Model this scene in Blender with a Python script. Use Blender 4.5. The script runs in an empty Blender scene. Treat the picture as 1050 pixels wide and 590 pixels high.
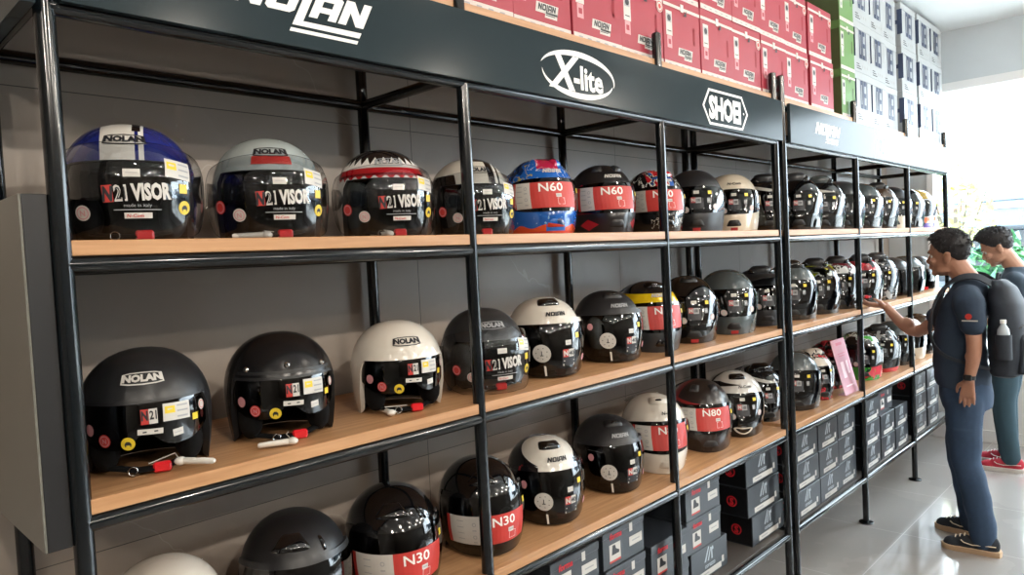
import bpy, math, random
from mathutils import Vector, Matrix
R = math.radians
rnd = random.Random(7)
SC = bpy.context.scene
COL = SC.collection

# ------------------------------------------------------------------ mesh helpers
class MB:
    """collects geometry, builds ONE mesh object"""
    def __init__(s):
        s.v = []; s.f = []; s.m = []
    def add(s, vs, fs, mi=0, M=None):
        o = len(s.v)
        for p in vs:
            p = Vector(p)
            s.v.append(M @ p if M is not None else p)
        for f in fs:
            s.f.append([i + o for i in f]); s.m.append(mi)
        return s
    def box(s, x0, x1, y0, y1, z0, z1, mi=0, b=0.0, M=None):
        b = min(b, (x1-x0)*.45, (y1-y0)*.45, (z1-z0)*.45)
        if b <= 0:
            vs = [(x, y, z) for x in (x0, x1) for y in (y0, y1) for z in (z0, z1)]
            fs = [(0,1,3,2), (4,6,7,5), (0,4,5,1), (2,3,7,6), (0,2,6,4), (1,5,7,3)]
            return s.add(vs, fs, mi, M)
        vs = []; fs = []; idx = {}
        for ix, (x, sx) in enumerate(((x0, 1), (x1, -1))):
            for iy, (y, sy) in enumerate(((y0, 1), (y1, -1))):
                for iz, (z, sz) in enumerate(((z0, 1), (z1, -1))):
                    for k in range(3):
                        p = [x, y, z]; ss = (sx, sy, sz)
                        for q in range(3):
                            if q != k: p[q] += ss[q]*b
                        idx[ix, iy, iz, k] = len(vs); vs.append(p)
        g = lambda a, b_, c, k: idx[a, b_, c, k]
        for i in (0, 1):
            fs.append([g(i,0,0,0), g(i,1,0,0), g(i,1,1,0), g(i,0,1,0)])
            fs.append([g(0,i,0,1), g(1,i,0,1), g(1,i,1,1), g(0,i,1,1)])
            fs.append([g(0,0,i,2), g(1,0,i,2), g(1,1,i,2), g(0,1,i,2)])
        for i in (0, 1):
            for j in (0, 1):
                fs.append([g(i,j,0,0), g(i,j,1,0), g(i,j,1,1), g(i,j,0,1)])
                fs.append([g(i,0,j,0), g(i,1,j,0), g(i,1,j,2), g(i,0,j,2)])
                fs.append([g(0,i,j,1), g(1,i,j,1), g(1,i,j,2), g(0,i,j,2)])
                for k in (0, 1):
                    fs.append([g(i,j,k,0), g(i,j,k,1), g(i,j,k,2)])
        return s.add(vs, fs, mi, M)
    def tube(s, pts, rad, n=12, mi=0, caps=True, M=None, flat=1.0):
        pts = [Vector(p) for p in pts]
        if not isinstance(rad, (list, tuple)): rad = [rad]*len(pts)
        vs = []; fs = []
        d0 = (pts[1]-pts[0]).normalized()
        up = Vector((0,0,1)) if abs(d0.z) < .9 else Vector((1,0,0))
        for i, p in enumerate(pts):
            d = (pts[min(i+1, len(pts)-1)] - pts[max(i-1, 0)]).normalized()
            a = d.cross(up)
            if a.length < 1e-5: a = d.orthogonal()
            a.normalize(); c = a.cross(d).normalized(); up = c
            for k in range(n):
                t = 2*math.pi*k/n
                vs.append(p + a*(rad[i]*math.cos(t)) + c*(rad[i]*flat*math.sin(t)))
        for i in range(len(pts)-1):
            for k in range(n):
                k2 = (k+1) % n
                fs.append((i*n+k, i*n+k2, (i+1)*n+k2, (i+1)*n+k))
        if caps:
            fs.append(list(range(n))[::-1]); fs.append([(len(pts)-1)*n+k for k in range(n)])
        return s.add(vs, fs, mi, M)
    def lathe(s, prof, n=20, mi=0, M=None):
        vs = []; fs = []
        for r, z in prof:
            for k in range(n):
                t = 2*math.pi*k/n; vs.append((r*math.cos(t), r*math.sin(t), z))
        for i in range(len(prof)-1):
            for k in range(n):
                k2 = (k+1) % n
                fs.append((i*n+k, i*n+k2, (i+1)*n+k2, (i+1)*n+k))
        fs.append(list(range(n))[::-1]); fs.append([(len(prof)-1)*n+k for k in range(n)])
        return s.add(vs, fs, mi, M)
    def ball(s, c, r, mi=0, nu=14, nv=8, M=None):
        c = Vector(c)
        if not isinstance(r, (tuple, list)): r = (r, r, r)
        vs = []; fs = []
        for j in range(nv+1):
            e = math.pi*(j/nv-.5)
            for i in range(nu):
                a = 2*math.pi*i/nu
                vs.append((c.x+r[0]*math.cos(e)*math.cos(a), c.y+r[1]*math.cos(e)*math.sin(a), c.z+r[2]*math.sin(e)))
        for j in range(nv):
            for i in range(nu):
                i2 = (i+1) % nu
                fs.append((j*nu+i, j*nu+i2, (j+1)*nu+i2, (j+1)*nu+i))
        return s.add(vs, fs, mi, M)
    def grid(s, f, nu, nv, mi=0, closed=False, M=None):
        vs = [f(i/nu, j/nv) for j in range(nv+1) for i in range(nu+1)]
        w = nu+1
        fs = [(j*w+i, j*w+i+1, (j+1)*w+i+1, (j+1)*w+i) for j in range(nv) for i in range(nu)]
        return s.add(vs, fs, mi, M)
    def prism(s, pts, y0, y1, mi=0, M=None):
        """polygon in xz, extruded along y"""
        n = len(pts)
        vs = [(x, y0, z) for x, z in pts] + [(x, y1, z) for x, z in pts]
        fs = [list(range(n)), list(range(n, 2*n))[::-1]] + [(i, i+n, (i+1) % n+n, (i+1) % n) for i in range(n)]
        return s.add(vs, fs, mi, M)
    def build(s, name, mats, parent=None, smooth=35, merge=False):
        me = bpy.data.meshes.new(name)
        me.from_pydata(s.v, [], s.f)
        if not isinstance(mats, (list, tuple)): mats = [mats]
        for m in mats: me.materials.append(m)
        for p, mi in zip(me.polygons, s.m):
            p.material_index = mi
        import bmesh
        bm = bmesh.new(); bm.from_mesh(me)
        if merge:
            bmesh.ops.remove_doubles(bm, verts=bm.verts, dist=1e-5)
            bmesh.ops.dissolve_degenerate(bm, edges=bm.edges, dist=1e-6)
        bmesh.ops.recalc_face_normals(bm, faces=bm.faces)
        bm.to_mesh(me); bm.free()
        if smooth:
            me.shade_smooth()
            me.set_sharp_from_angle(angle=R(smooth))
        o = bpy.data.objects.new(name, me); COL.objects.link(o)
        if parent is not None: o.parent = parent
        return o

def empty(name, loc=(0,0,0), rz=0.0):
    o = bpy.data.objects.new(name, None); COL.objects.link(o)
    o.empty_display_size = .05; o.location = loc; o.rotation_euler = (0, 0, rz)
    return o
def tag(o, label, cat, group=None):
    o['label'] = label; o['category'] = cat
    if group: o['group'] = group
    return o
def struct(o):
    o['kind'] = 'structure'; return o
def copy_tree(o, parent=None):
    c = o.copy(); COL.objects.link(c)
    if parent is not None: c.parent = parent
    for ch in list(o.children): copy_tree(ch, c)
    return c

# ------------------------------------------------------------------ node helpers
class X:
    """arithmetic on shader sockets"""
    nt = None
    def __init__(s, v): s.v = v
    @staticmethod
    def op(o, *a, clamp=False):
        n = X.nt.nodes.new('ShaderNodeMath'); n.operation = o; n.use_clamp = clamp
        for i, q in enumerate(a):
            q = q.v if isinstance(q, X) else q
            if isinstance(q, (int, float)): n.inputs[i].default_value = q
            else: X.nt.links.new(q, n.inputs[i])
        return X(n.outputs[0])
    def __add__(s, o): return X.op('ADD', s, o)
    def __sub__(s, o): return X.op('SUBTRACT', s, o)
    def __rsub__(s, o): return X.op('SUBTRACT', o, s)
    def __mul__(s, o): return X.op('MULTIPLY', s, o)
    def __truediv__(s, o): return X.op('DIVIDE', s, o)
    __radd__ = __add__; __rmul__ = __mul__
    def abs(s): return X.op('ABSOLUTE', s)
    def gt(s, o): return X.op('GREATER_THAN', s, o)
    def lt(s, o): return X.op('LESS_THAN', s, o)
    def __and__(s, o): return X.op('MINIMUM', s, o)
    def __or__(s, o): return X.op('MAXIMUM', s, o)
    def tri(s, per): return X.op('PINGPONG', s, per)
    def sin(s): return X.op('SINE', s)

def srgb(h):
    if isinstance(h, str):
        h = h.lstrip('#'); c = [int(h[i:i+2], 16)/255 for i in (0, 2, 4)]
    else: c = h
    return tuple(x/12.92 if x <= .04045 else ((x+.055)/1.055)**2.4 for x in c) + (1,)

MATS = {}
def mat(name, color, rough=.5, metal=0.0, coat=0.0, noise=0.0, nscale=8.0, gfx=None, spec=.5, bump=0.0):
    """principled material; gfx(x,y,z,az,noise) -> list of (mask, colour) painted over the base in object space"""
    if name in MATS: return MATS[name]
    m = bpy.data.materials.new(name); m.use_nodes = True
    nt = m.node_tree; b = nt.nodes['Principled BSDF']
    c = srgb(color)
    b.inputs['Roughness'].default_value = rough; b.inputs['Metallic'].default_value = metal
    b.inputs['Coat Weight'].default_value = coat; b.inputs['Coat Roughness'].default_value = .04
    b.inputs['Specular IOR Level'].default_value = spec
    b.inputs['Base Color'].default_value = c
    m.diffuse_color = c
    if noise or gfx or bump:
        X.nt = nt
        tc = nt.nodes.new('ShaderNodeTexCoord')
        nz = nt.nodes.new('ShaderNodeTexNoise'); nz.inputs['Scale'].default_value = nscale
        nz.inputs['Detail'].default_value = 4
        nt.links.new(tc.outputs['Object'], nz.inputs['Vector'])
        cur = None
        if noise:
            mx = nt.nodes.new('ShaderNodeMix'); mx.data_type = 'RGBA'
            mx.inputs[6].default_value = tuple(v*(1-noise) for v in c[:3])+(1,)
            mx.inputs[7].default_value = tuple(min(1, v*(1+noise)) for v in c[:3])+(1,)
            nt.links.new(nz.outputs[0], mx.inputs[0]); cur = mx.outputs[2]
        if gfx:
            sp = nt.nodes.new('ShaderNodeSeparateXYZ'); nt.links.new(tc.outputs['Object'], sp.inputs[0])
            x, y, z = (X(q) for q in sp.outputs)
            az = X.op('ARCTAN2', x, 0.0 - y)
            for mask, colr in gfx(x, y, z, az, X(nz.outputs[0])):
                mx = nt.nodes.new('ShaderNodeMix'); mx.data_type = 'RGBA'
                if cur is None: mx.inputs[6].default_value = c
                else: nt.links.new(cur, mx.inputs[6])
                mx.inputs[7].default_value = srgb(colr)
                nt.links.new(mask.v, mx.inputs[0]); cur = mx.outputs[2]
        if cur is not None: nt.links.new(cur, b.inputs['Base Color'])
        if bump:
            bp = nt.nodes.new('ShaderNodeBump'); bp.inputs['Strength'].default_value = bump
            bp.inputs['Distance'].default_value = .002
            nt.links.new(nz.outputs[0], bp.inputs['Height']); nt.links.new(bp.outputs[0], b.inputs['Normal'])
    MATS[name] = m
    return m
def emit(name, color, strength):
    m = bpy.data.materials.new(name); m.use_nodes = True; nt = m.node_tree
    nt.nodes.remove(nt.nodes['Principled BSDF'])
    e = nt.nodes.new('ShaderNodeEmission'); e.inputs[0].default_value = srgb(color); e.inputs[1].default_value = strength
    nt.links.new(e.outputs[0], nt.nodes['Material Output'].inputs[0]); return m
def glass(name, tint, rough=.02, refl=1.0):
    """thin sheet: tinted straight transmission plus a Fresnel reflection"""
    m = bpy.data.materials.new(name); m.use_nodes = True; nt = m.node_tree
    nt.nodes.remove(nt.nodes['Principled BSDF'])
    t = nt.nodes.new('ShaderNodeBsdfTransparent'); t.inputs[0].default_value = srgb(tint)
    g = nt.nodes.new('ShaderNodeBsdfGlossy'); g.inputs['Roughness'].default_value = rough
    f = nt.nodes.new('ShaderNodeLayerWeight'); f.inputs['Blend'].default_value = .5
    pw = nt.nodes.new('ShaderNodeMath'); pw.operation = 'POWER'; pw.inputs[1].default_value = 3.0
    ad = nt.nodes.new('ShaderNodeMath'); ad.operation = 'MULTIPLY_ADD'; ad.inputs[1].default_value = .85*refl; ad.inputs[2].default_value = .05*refl
    ad.use_clamp = True
    mx = nt.nodes.new('ShaderNodeMixShader')
    nt.links.new(f.outputs['Facing'], pw.inputs[0]); nt.links.new(pw.outputs[0], ad.inputs[0])
    nt.links.new(ad.outputs[0], mx.inputs[0]); nt.links.new(t.outputs[0], mx.inputs[1]); nt.links.new(g.outputs[0], mx.inputs[2])
    nt.links.new(mx.outputs[0], nt.nodes['Material Output'].inputs[0])
    return m

# ------------------------------------------------------------------ lettering
TXT = {}
def text_geo(s, bold=.02, shear=0.0, sx=1.0, spacing=1.0):
    """flat letters, cap height 1, centred on the origin in (u,v)"""
    k = (s, bold, shear, sx, spacing)
    if k in TXT: return TXT[k]
    cu = bpy.data.curves.new('t', 'FONT'); cu.body = s; cu.size = 1; cu.offset = bold; cu.resolution_u = 2
    cu.space_character = spacing
    ob = bpy.data.objects.new('t', cu); COL.objects.link(ob)
    me = bpy.data.meshes.new_from_object(ob.evaluated_get(bpy.context.evaluated_depsgraph_get()))
    vs = [(v.co.x, v.co.y) for v in me.vertices]; fs = [list(p.vertices) for p in me.polygons]
    bpy.data.objects.remove(ob); bpy.data.curves.remove(cu); bpy.data.meshes.remove(me)
    x0 = min(v[0] for v in vs); x1 = max(v[0] for v in vs)
    h = .70
    vs = [((x-(x0+x1)/2)/h*sx + shear*(y/h-.5), y/h-.5) for x, y in vs]
    TXT[k] = (vs, fs)
    return TXT[k]
def poly_geo(polys):
    vs = []; fs = []
    for p in polys:
        o = len(vs); vs += p; fs.append(list(range(o, o+len(p))))
    return vs, fs
def nolan_geo(shear=.22, foot=True, sx=1.0):
    """slab letters N O L A N, the L long and underlining the last two letters; cap height 1"""
    P = []
    def N(x):
        P.extend([[(x,0),(x+.27,0),(x+.27,1),(x,1)], [(x+.27,1),(x+.27,.52),(x+.6,0),(x+.6,.48)], [(x+.6,0),(x+.87,0),(x+.87,1),(x+.6,1)]])
    def O(x):
        P.extend([[(x,.12),(x+.12,0),(x+.27,.25),(x+.27,.75),(x+.12,1),(x,.88)], [(x+.12,0),(x+.75,0),(x+.6,.25),(x+.27,.25)],
                  [(x+.75,0),(x+.87,.12),(x+.87,.88),(x+.75,1),(x+.6,.75),(x+.6,.25)], [(x+.12,1),(x+.27,.75),(x+.6,.75),(x+.75,1)]])
    def A(x):
        P.extend([[(x,0),(x+.27,0),(x+.27,1),(x+.12,1),(x,.88)], [(x+.6,0),(x+.87,0),(x+.87,.88),(x+.75,1),(x+.6,1)],
                  [(x+.27,.72),(x+.6,.72),(x+.6,1),(x+.27,1)], [(x+.27,.25),(x+.6,.25),(x+.6,.48),(x+.27,.48)]])
    N(0); O(.97)
    if foot:
        P.append([(1.94,-.42),(2.21,-.22),(2.21,1),(1.94,1)])
        P.append([(1.94,-.42),(4.12,-.42),(4.12,-.2),(2.21,-.22)])
        P.append([(1.94,-.68),(4.12,-.68),(4.12,-.54),(1.94,-.54)])
    else:
        P.append([(1.94,0),(2.21,.22),(2.21,1),(1.94,1)]); P.append([(1.94,0),(2.5,0),(2.5,.22),(2.21,.22)])
    A(2.31); N(3.25)
    P = [[((x-2.06)*sx+shear*(y-.5), y-.5) for x, y in p] for p in P]
    return poly_geo(P)
def block_geo(word, w=.62, t=.19, gap=.12):
    """heavy block capitals (S H O E I only), cap height 1"""
    P = []; x = 0
    R_ = lambda a, b, c, d: P.append([(x+a, c), (x+b, c), (x+b, d), (x+a, d)])
    for ch in word:
        if ch == 'I': R_(0, t, 0, 1); x += t+gap; continue
        if ch in 'HOE': R_(0, t, 0, 1)
        if ch in 'HO': R_(w-t, w, 0, 1)
        if ch == 'H': R_(t, w-t, .42, .58)
        if ch == 'O': R_(t, w-t, 0, .15); R_(t, w-t, .85, 1)
        if ch == 'E':
            for c, d in ((0, .16), (.42, .58), (.84, 1)): R_(t, w, c, d)
        if ch == 'S':
            for c, d in ((0, .16), (.42, .58), (.84, 1)): R_(0, w, c, d)
            R_(0, t, .58, .84); R_(w-t, w, .16, .42)
        x += w+gap
    W_ = x-gap
    return poly_geo([[(a-W_/2, b-.5) for a, b in p] for p in P])
def rect_geo(w, h, n=1, m=1, x=0, y=0, shear=0):
    vs = [(x-w/2+w*i/n+shear*(h*j/m-h/2), y-h/2+h*j/m) for j in range(m+1) for i in range(n+1)]
    fs = [(j*(n+1)+i, j*(n+1)+i+1, (j+1)*(n+1)+i+1, (j+1)*(n+1)+i) for j in range(m) for i in range(n)]
    return vs, fs
def ring_geo(pts_out, pts_in):
    n = len(pts_out)
    return list(pts_out)+list(pts_in), [(i, (i+1) % n, n+(i+1) % n, n+i) for i in range(n)]
def disc_geo(r, x=0, y=0, n=20, r2=None):
    c = [(x+r*math.cos(2*math.pi*i/n), y+r*math.sin(2*math.pi*i/n)) for i in range(n)]
    if r2 is None:
        return c+[(x, y)], [(i, (i+1) % n, n) for i in range(n)]
    return ring_geo(c, [(x+r2*math.cos(2*math.pi*i/n), y+r2*math.sin(2*math.pi*i/n)) for i in range(n)])
def sc(g, s, x=0, y=0):
    return [(u*s+x, v*s+y) for u, v in g[0]], g[1]

def flat(mb, g, mi, O, U, V, s=1.0, off=0.0):
    """put flat (u,v) geometry on the plane through O spanned by U,V"""
    O, U, V = Vector(O), Vector(U), Vector(V); n = U.cross(V)
    mb.add([O+U*(u*s)+V*(v*s)+n*off for u, v in g[0]], g[1], mi)

# ------------------------------------------------------------------ camera (solved from the rack's own perspective)
cam = bpy.data.cameras.new('camera'); co = bpy.data.objects.new('camera', cam); COL.objects.link(co)
cam.sensor_width = 36; cam.lens = 736.69/1050*36; cam.clip_start = .05; cam.clip_end = 200
yw, pt, rl = R(45.825), R(-2.3007), R(-2.894)
fw = Vector((math.sin(yw)*math.cos(pt), math.cos(yw)*math.cos(pt), math.sin(pt)))
rt = Vector((math.cos(yw), -math.sin(yw), 0)); up = rt.cross(fw)
rt, up = rt*math.cos(rl)+up*math.sin(rl), -rt*math.sin(rl)+up*math.cos(rl)
co.matrix_world = Matrix(((rt.x, up.x, -fw.x, -.387), (rt.y, up.y, -fw.y, -1.556), (rt.z, up.z, -fw.z, 1.7664), (0,0,0,1)))
SC.camera = co
SC.view_settings.view_transform = 'Standard'; SC.view_settings.look = 'None'
SC.view_settings.gamma = 1; SC.view_settings.use_curve_mapping = False
SC.view_settings.exposure = -0.3

# ------------------------------------------------------------------ common materials
STEEL = mat('black_painted_steel', '#0c1216', .15, coat=.1)
WOODB = None
def wood(name, c1, c2, c3, rough=.42):
    m = bpy.data.materials.new(name); m.use_nodes = True; nt = m.node_tree; b = nt.nodes['Principled BSDF']
    tc = nt.nodes.new('ShaderNodeTexCoord'); mp = nt.nodes.new('ShaderNodeMapping'); mp.inputs['Scale'].default_value = (1.3, 26, 26)
    nz = nt.nodes.new('ShaderNodeTexNoise'); nz.inputs['Scale'].default_value = 2.2; nz.inputs['Detail'].default_value = 6; nz.inputs['Distortion'].default_value = .6
    rp = nt.nodes.new('ShaderNodeValToRGB')
    rp.color_ramp.elements[0].position = .3; rp.color_ramp.elements[0].color = srgb(c1)
    rp.color_ramp.elements[1].position = .72; rp.color_ramp.elements[1].color = srgb(c3)
    e = rp.color_ramp.elements.new(.5); e.color = srgb(c2)
    nt.links.new(tc.outputs['Object'], mp.inputs[0]); nt.links.new(mp.outputs[0], nz.inputs[0]); nt.links.new(nz.outputs[0], rp.inputs[0])
    nt.links.new(rp.outputs[0], b.inputs['Base Color']); b.inputs['Roughness'].default_value = rough
    return m
WOODB = wood('beech_laminate', '#a67850', '#b88a60', '#c6986e')
HEADER = mat('slate_header_board', '#2b3539', .17, noise=.06, nscale=3, spec=.05)
WHITE = mat('white_print', '#e9e9e4', .45)
OFFW = mat('white_sticker', '#c6c3bd', .5)
DARKP = mat('dark_print', '#22242a', .5)
RED = mat('red_sticker', '#bd3630', .45)
YEL = mat('yellow_sticker', '#dcc030', .4)
PINK = mat('pink_sticker', '#c98f94', .5)
GREY = mat('grey_print', '#9a9c9e', .5)
BLACKF = mat('black_fabric', '#0b0b0c', .95, noise=.3, nscale=60, spec=.2)
BLACKG = mat('black_gloss_plastic', '#0c0d0f', .08, coat=.6)
BLACKM = mat('black_matt_plastic', '#1b1c1e', .45)
CHROME = mat('chrome_fitting', '#c9c9c6', .2, metal=1)
TAGW = mat('white_plastic_tag', '#dcd8d0', .4)
REDP = mat('red_buckle_plastic', '#d3222a', .3)
CLEAR = glass('clear_visor', '#e2e4e6', refl=1.0)
SMOKE = glass('smoked_visor', '#3a3d42', refl=1.1)
# ------------------------------------------------------------------ the room
XL, XR, YB, YF, ZC = -4.2, 6.75, .545, -6.2, 3.52
def wall_gfx(x, y, z, az, n):
    fx = X.op('FRACT', (x - .01)/1.27)
    fz = X.op('FRACT', (z - 1.05)/1.2)
    joint = fx.lt(.0022) | fz.lt(.0022)
    vein = (X.op('FRACT', x*.35 + z*.6 + n*1.6) - .5).abs().lt(.0035)
    cloud = n.gt(.56)*.25
    return [(cloud, '#a59b91'), (vein*.35, '#bcb3aa'), (joint, '#55504c')]
WALLM = mat('taupe_stone_tile', '#9b9187', .42, noise=.12, nscale=1.6, gfx=wall_gfx)
PAINT = mat('white_wall_paint', '#d5d7d8', .8, noise=.03)
TAUPE = mat('taupe_wall_paint', '#857f79', .8, noise=.03)
LINT = mat('grey_wall_paint', '#cdd5da', .8, noise=.03)
CEILM = mat('white_ceiling_paint', '#eff1f0', .85, noise=.02)
def floor_gfx(x, y, z, az, n):
    fx = X.op('FRACT', (x - .23)/.8); fy = X.op('FRACT', (y + .23)/.8)
    return [(n.gt(.52)*.4, '#a29e9a'), ((fx.lt(.005) | fy.lt(.005))*.8, '#bcb9b4')]
FLOORM = mat('polished_grey_floor_tile', '#989491', .12, noise=.1, nscale=1.1, gfx=floor_gfx, coat=.35)
def slab(name, x0, x1, y0, y1, z0, z1, m):
    return struct(MB().box(x0, x1, y0, y1, z0, z1).build(name, m, smooth=0))
slab('floor', XL-.2, XR+.1, YF-.2, YB+.2, -.1, 0, FLOORM)
slab('ceiling', XL-.2, XR+.1, YF-.2, YB+.2, ZC, ZC+.1, CEILM)
slab('wall_back', XL-.2, XR+.1, YB, YB+.2, 0, ZC, WALLM)
slab('wall_left', XL-.2, XL, YF, YB, 0, ZC, TAUPE)
slab('wall_front', XL-.2, XR+.1, YF-.2, YF, 0, ZC, TAUPE)
WY0, WY1, WZ0, WZ1 = -5.6, .22, .55, 3.07       # window opening in the end wall
wr = MB()
wr.box(XR, XR+.1, WY1, YB, 0, ZC); wr.box(XR, XR+.1, YF, WY0, 0, ZC)
wr.box(XR, XR+.1, WY0, WY1, WZ1, ZC)
struct(wr.build('wall_right', LINT, smooth=0))
slab('trim_1', XR-.004, XR+.1, WY0, WY1, .1, WZ0, PAINT)
slab('baseboard_right', XR-.016, XR+.1, WY0, WY1, 0, .1, PAINT)
win = struct(empty('window_1', (XR, 0, 0)))
FRAMEM = mat('white_window_frame', '#eeeff0', .4)
f = MB()
f.box(-.02, .08, WY0, WY1, WZ1-.06, WZ1+.01); f.box(-.02, .08, WY0, WY1, WZ0, WZ0+.05)
for y in (WY1-.05, -1.95, -3.9, WY0):
    f.box(-.02, .08, y, y+.05, WZ0+.05, WZ1-.06)
struct(f.build('window_frame', FRAMEM, win, smooth=0))
struct(MB().box(.03, .036, WY0, WY1, WZ0+.04, WZ1-.05).build('pane', glass('window_glass', '#f4f8fa', refl=.9), win, smooth=0))

# ------------------------------------------------------------------ display racks
W = 1.05; D = .505; PR = .0185
LEV = [.277, .786, 1.297, 1.796]
TOP = {k: LEV[k] + .047 for k in (1, 2, 3)}      # upper face of the boards
SHOE_Z = .2985
DARKB = mat('dark_grey_laminate', '#4f4a46', .5, noise=.1, nscale=6)
def rack(name, x0, label, first_logo):
    r = empty(name, (x0, 0, 0)); tag(r, label, 'display rack', 'black steel racks along the stone wall')
    L = 3*W
    for k in range(4):
        for y in (0, D):
            p = MB().tube([(k*W, y, 0), (k*W, y, 2.62)], PR, 16).tube([(k*W, y, 2.62), (k*W, y, 2.625)], [PR, PR*.8], 16).build('post', STEEL, r)
            MB().lathe([(.042, 0), (.042, .008), (.024, .014)], 18, M=Matrix.Translation((k*W, y, 0))).build('foot_flange', STEEL, p)
    for z in LEV + [2.283, 2.465]:
        for y in (0, D):
            zz = z + (.027 if (y and z == 2.283) else 0)
            MB().tube([(0, y, zz), (L, y, zz)], PR*.95, 14).build('rail', STEEL, r)
        for k in range(4):
            zz = 2.310 if z == 2.283 else z
            MB().tube([(k*W, 0, zz), (k*W, D, zz)], PR*.9, 12).build('cross_rail', STEEL, r)
    for k in (1, 2, 3):
        MB().box(-.014, L+.014, -.012, D+.012, LEV[k]+.0172, TOP[k], b=.0015).build('shelf_board', WOODB, r, smooth=0)
    MB().box(-.005, L+.005, .016, D-.012, SHOE_Z-.018, SHOE_Z-.001, b=.001).build('shelf_board', DARKB, r, smooth=0)
    MB().box(-.014, L+.014, .0, D+.014, 2.4845, 2.5225, b=.0015).build('shelf_board', WOODB, r, smooth=0)
    h = MB().box(.021, L+.02, -.036, -.0195, 2.285, 2.4835, b=.001).build('header_board', HEADER, r, smooth=0)
    return r, h
def logo(h, g, name, cx, cz, s, m=WHITE, dy=0.0):
    mb = MB(); flat(mb, g, 0, (cx, -.0366-dy, cz), (1,0,0), (0,0,1), s)
    return mb.build(name, m, h, smooth=0)
def crescent(rx, ry, a0, a1, thick, cx=0, cy=0, n=40):
    vs = []; fs = []
    for i in range(n+1):
        t = i/n; a = R(a0+(a1-a0)*t); w = thick*math.sin(math.pi*t)**.7
        vs += [(cx+rx*math.cos(a), cy+ry*math.sin(a)), (cx+(rx-w*.9)*math.cos(a), cy+(ry-w)*math.sin(a))]
    for i in range(n): fs.append((2*i, 2*i+1, 2*i+3, 2*i+2))
    return vs, fs
def logos(h):
    logo(h, nolan_geo(.5, True, 1.36), 'lettering', .53, 2.392, .062)
    c = 1.555; z = 2.372
    logo(h, crescent(.215, .085, 168, -14, .021, 0, 0), 'swoosh', c, z, .93)
    logo(h, crescent(.205, .082, 178, 352, .021, 0, -.003), 'swoosh', c, z, .93)
    logo(h, text_geo('X', .03, .25, 1.05), 'lettering', c-.079, z+.002, .108, WHITE, .0006)
    logo(h, text_geo('-lite', .03, 0, .95), 'lettering', c+.05, z-.006, .076, WHITE, .0003)
    c = 2.586; z = 2.372
    o = [(-.225, 0), (-.165, .083), (.165, .083), (.225, 0), (.165, -.083), (-.165, -.083)]
    i = [(-.210, 0), (-.157, .072), (.157, .072), (.210, 0), (.157, -.072), (-.157, -.072)]
    logo(h, ring_geo(o, i), 'border', c, z, .92)
    logo(h, text_geo('SHOEI', .05, 0, .82), 'lettering', c-.008, z, .09)
    logo(h, disc_geo(.006), 'dot', c+.165, z, .9)
GAP = .094; XB = 3*W + GAP
ra, ha = rack('display_rack', 0, 'nearer black steel display rack with stone panel on its end', 0); logos(ha)
rb, hb = rack('display_rack', XB, 'farther black steel display rack that ends beside the window', 1); logos(hb)
# end board of the header, and the stone sample panel hung on the rack's end
MB().box(-.045, -.021, -.036, D+.02, 2.272, 2.4835, b=.001).build('header_end_board', HEADER, ra, smooth=0)
PANELM = mat('pale_stone_panel', '#6c6b63', .3, noise=.1, nscale=3)
pn = MB().box(-.0655, -.0605, -.004, D+.03, 1.262, 1.93, b=.0008).build('stone_panel', PANELM, ra, smooth=0)
MB().box(-.0603, -.0195, -.004, D+.03, 1.262, 1.93, b=.0008).build('panel_frame', BLACKM, pn, smooth=0)

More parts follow.
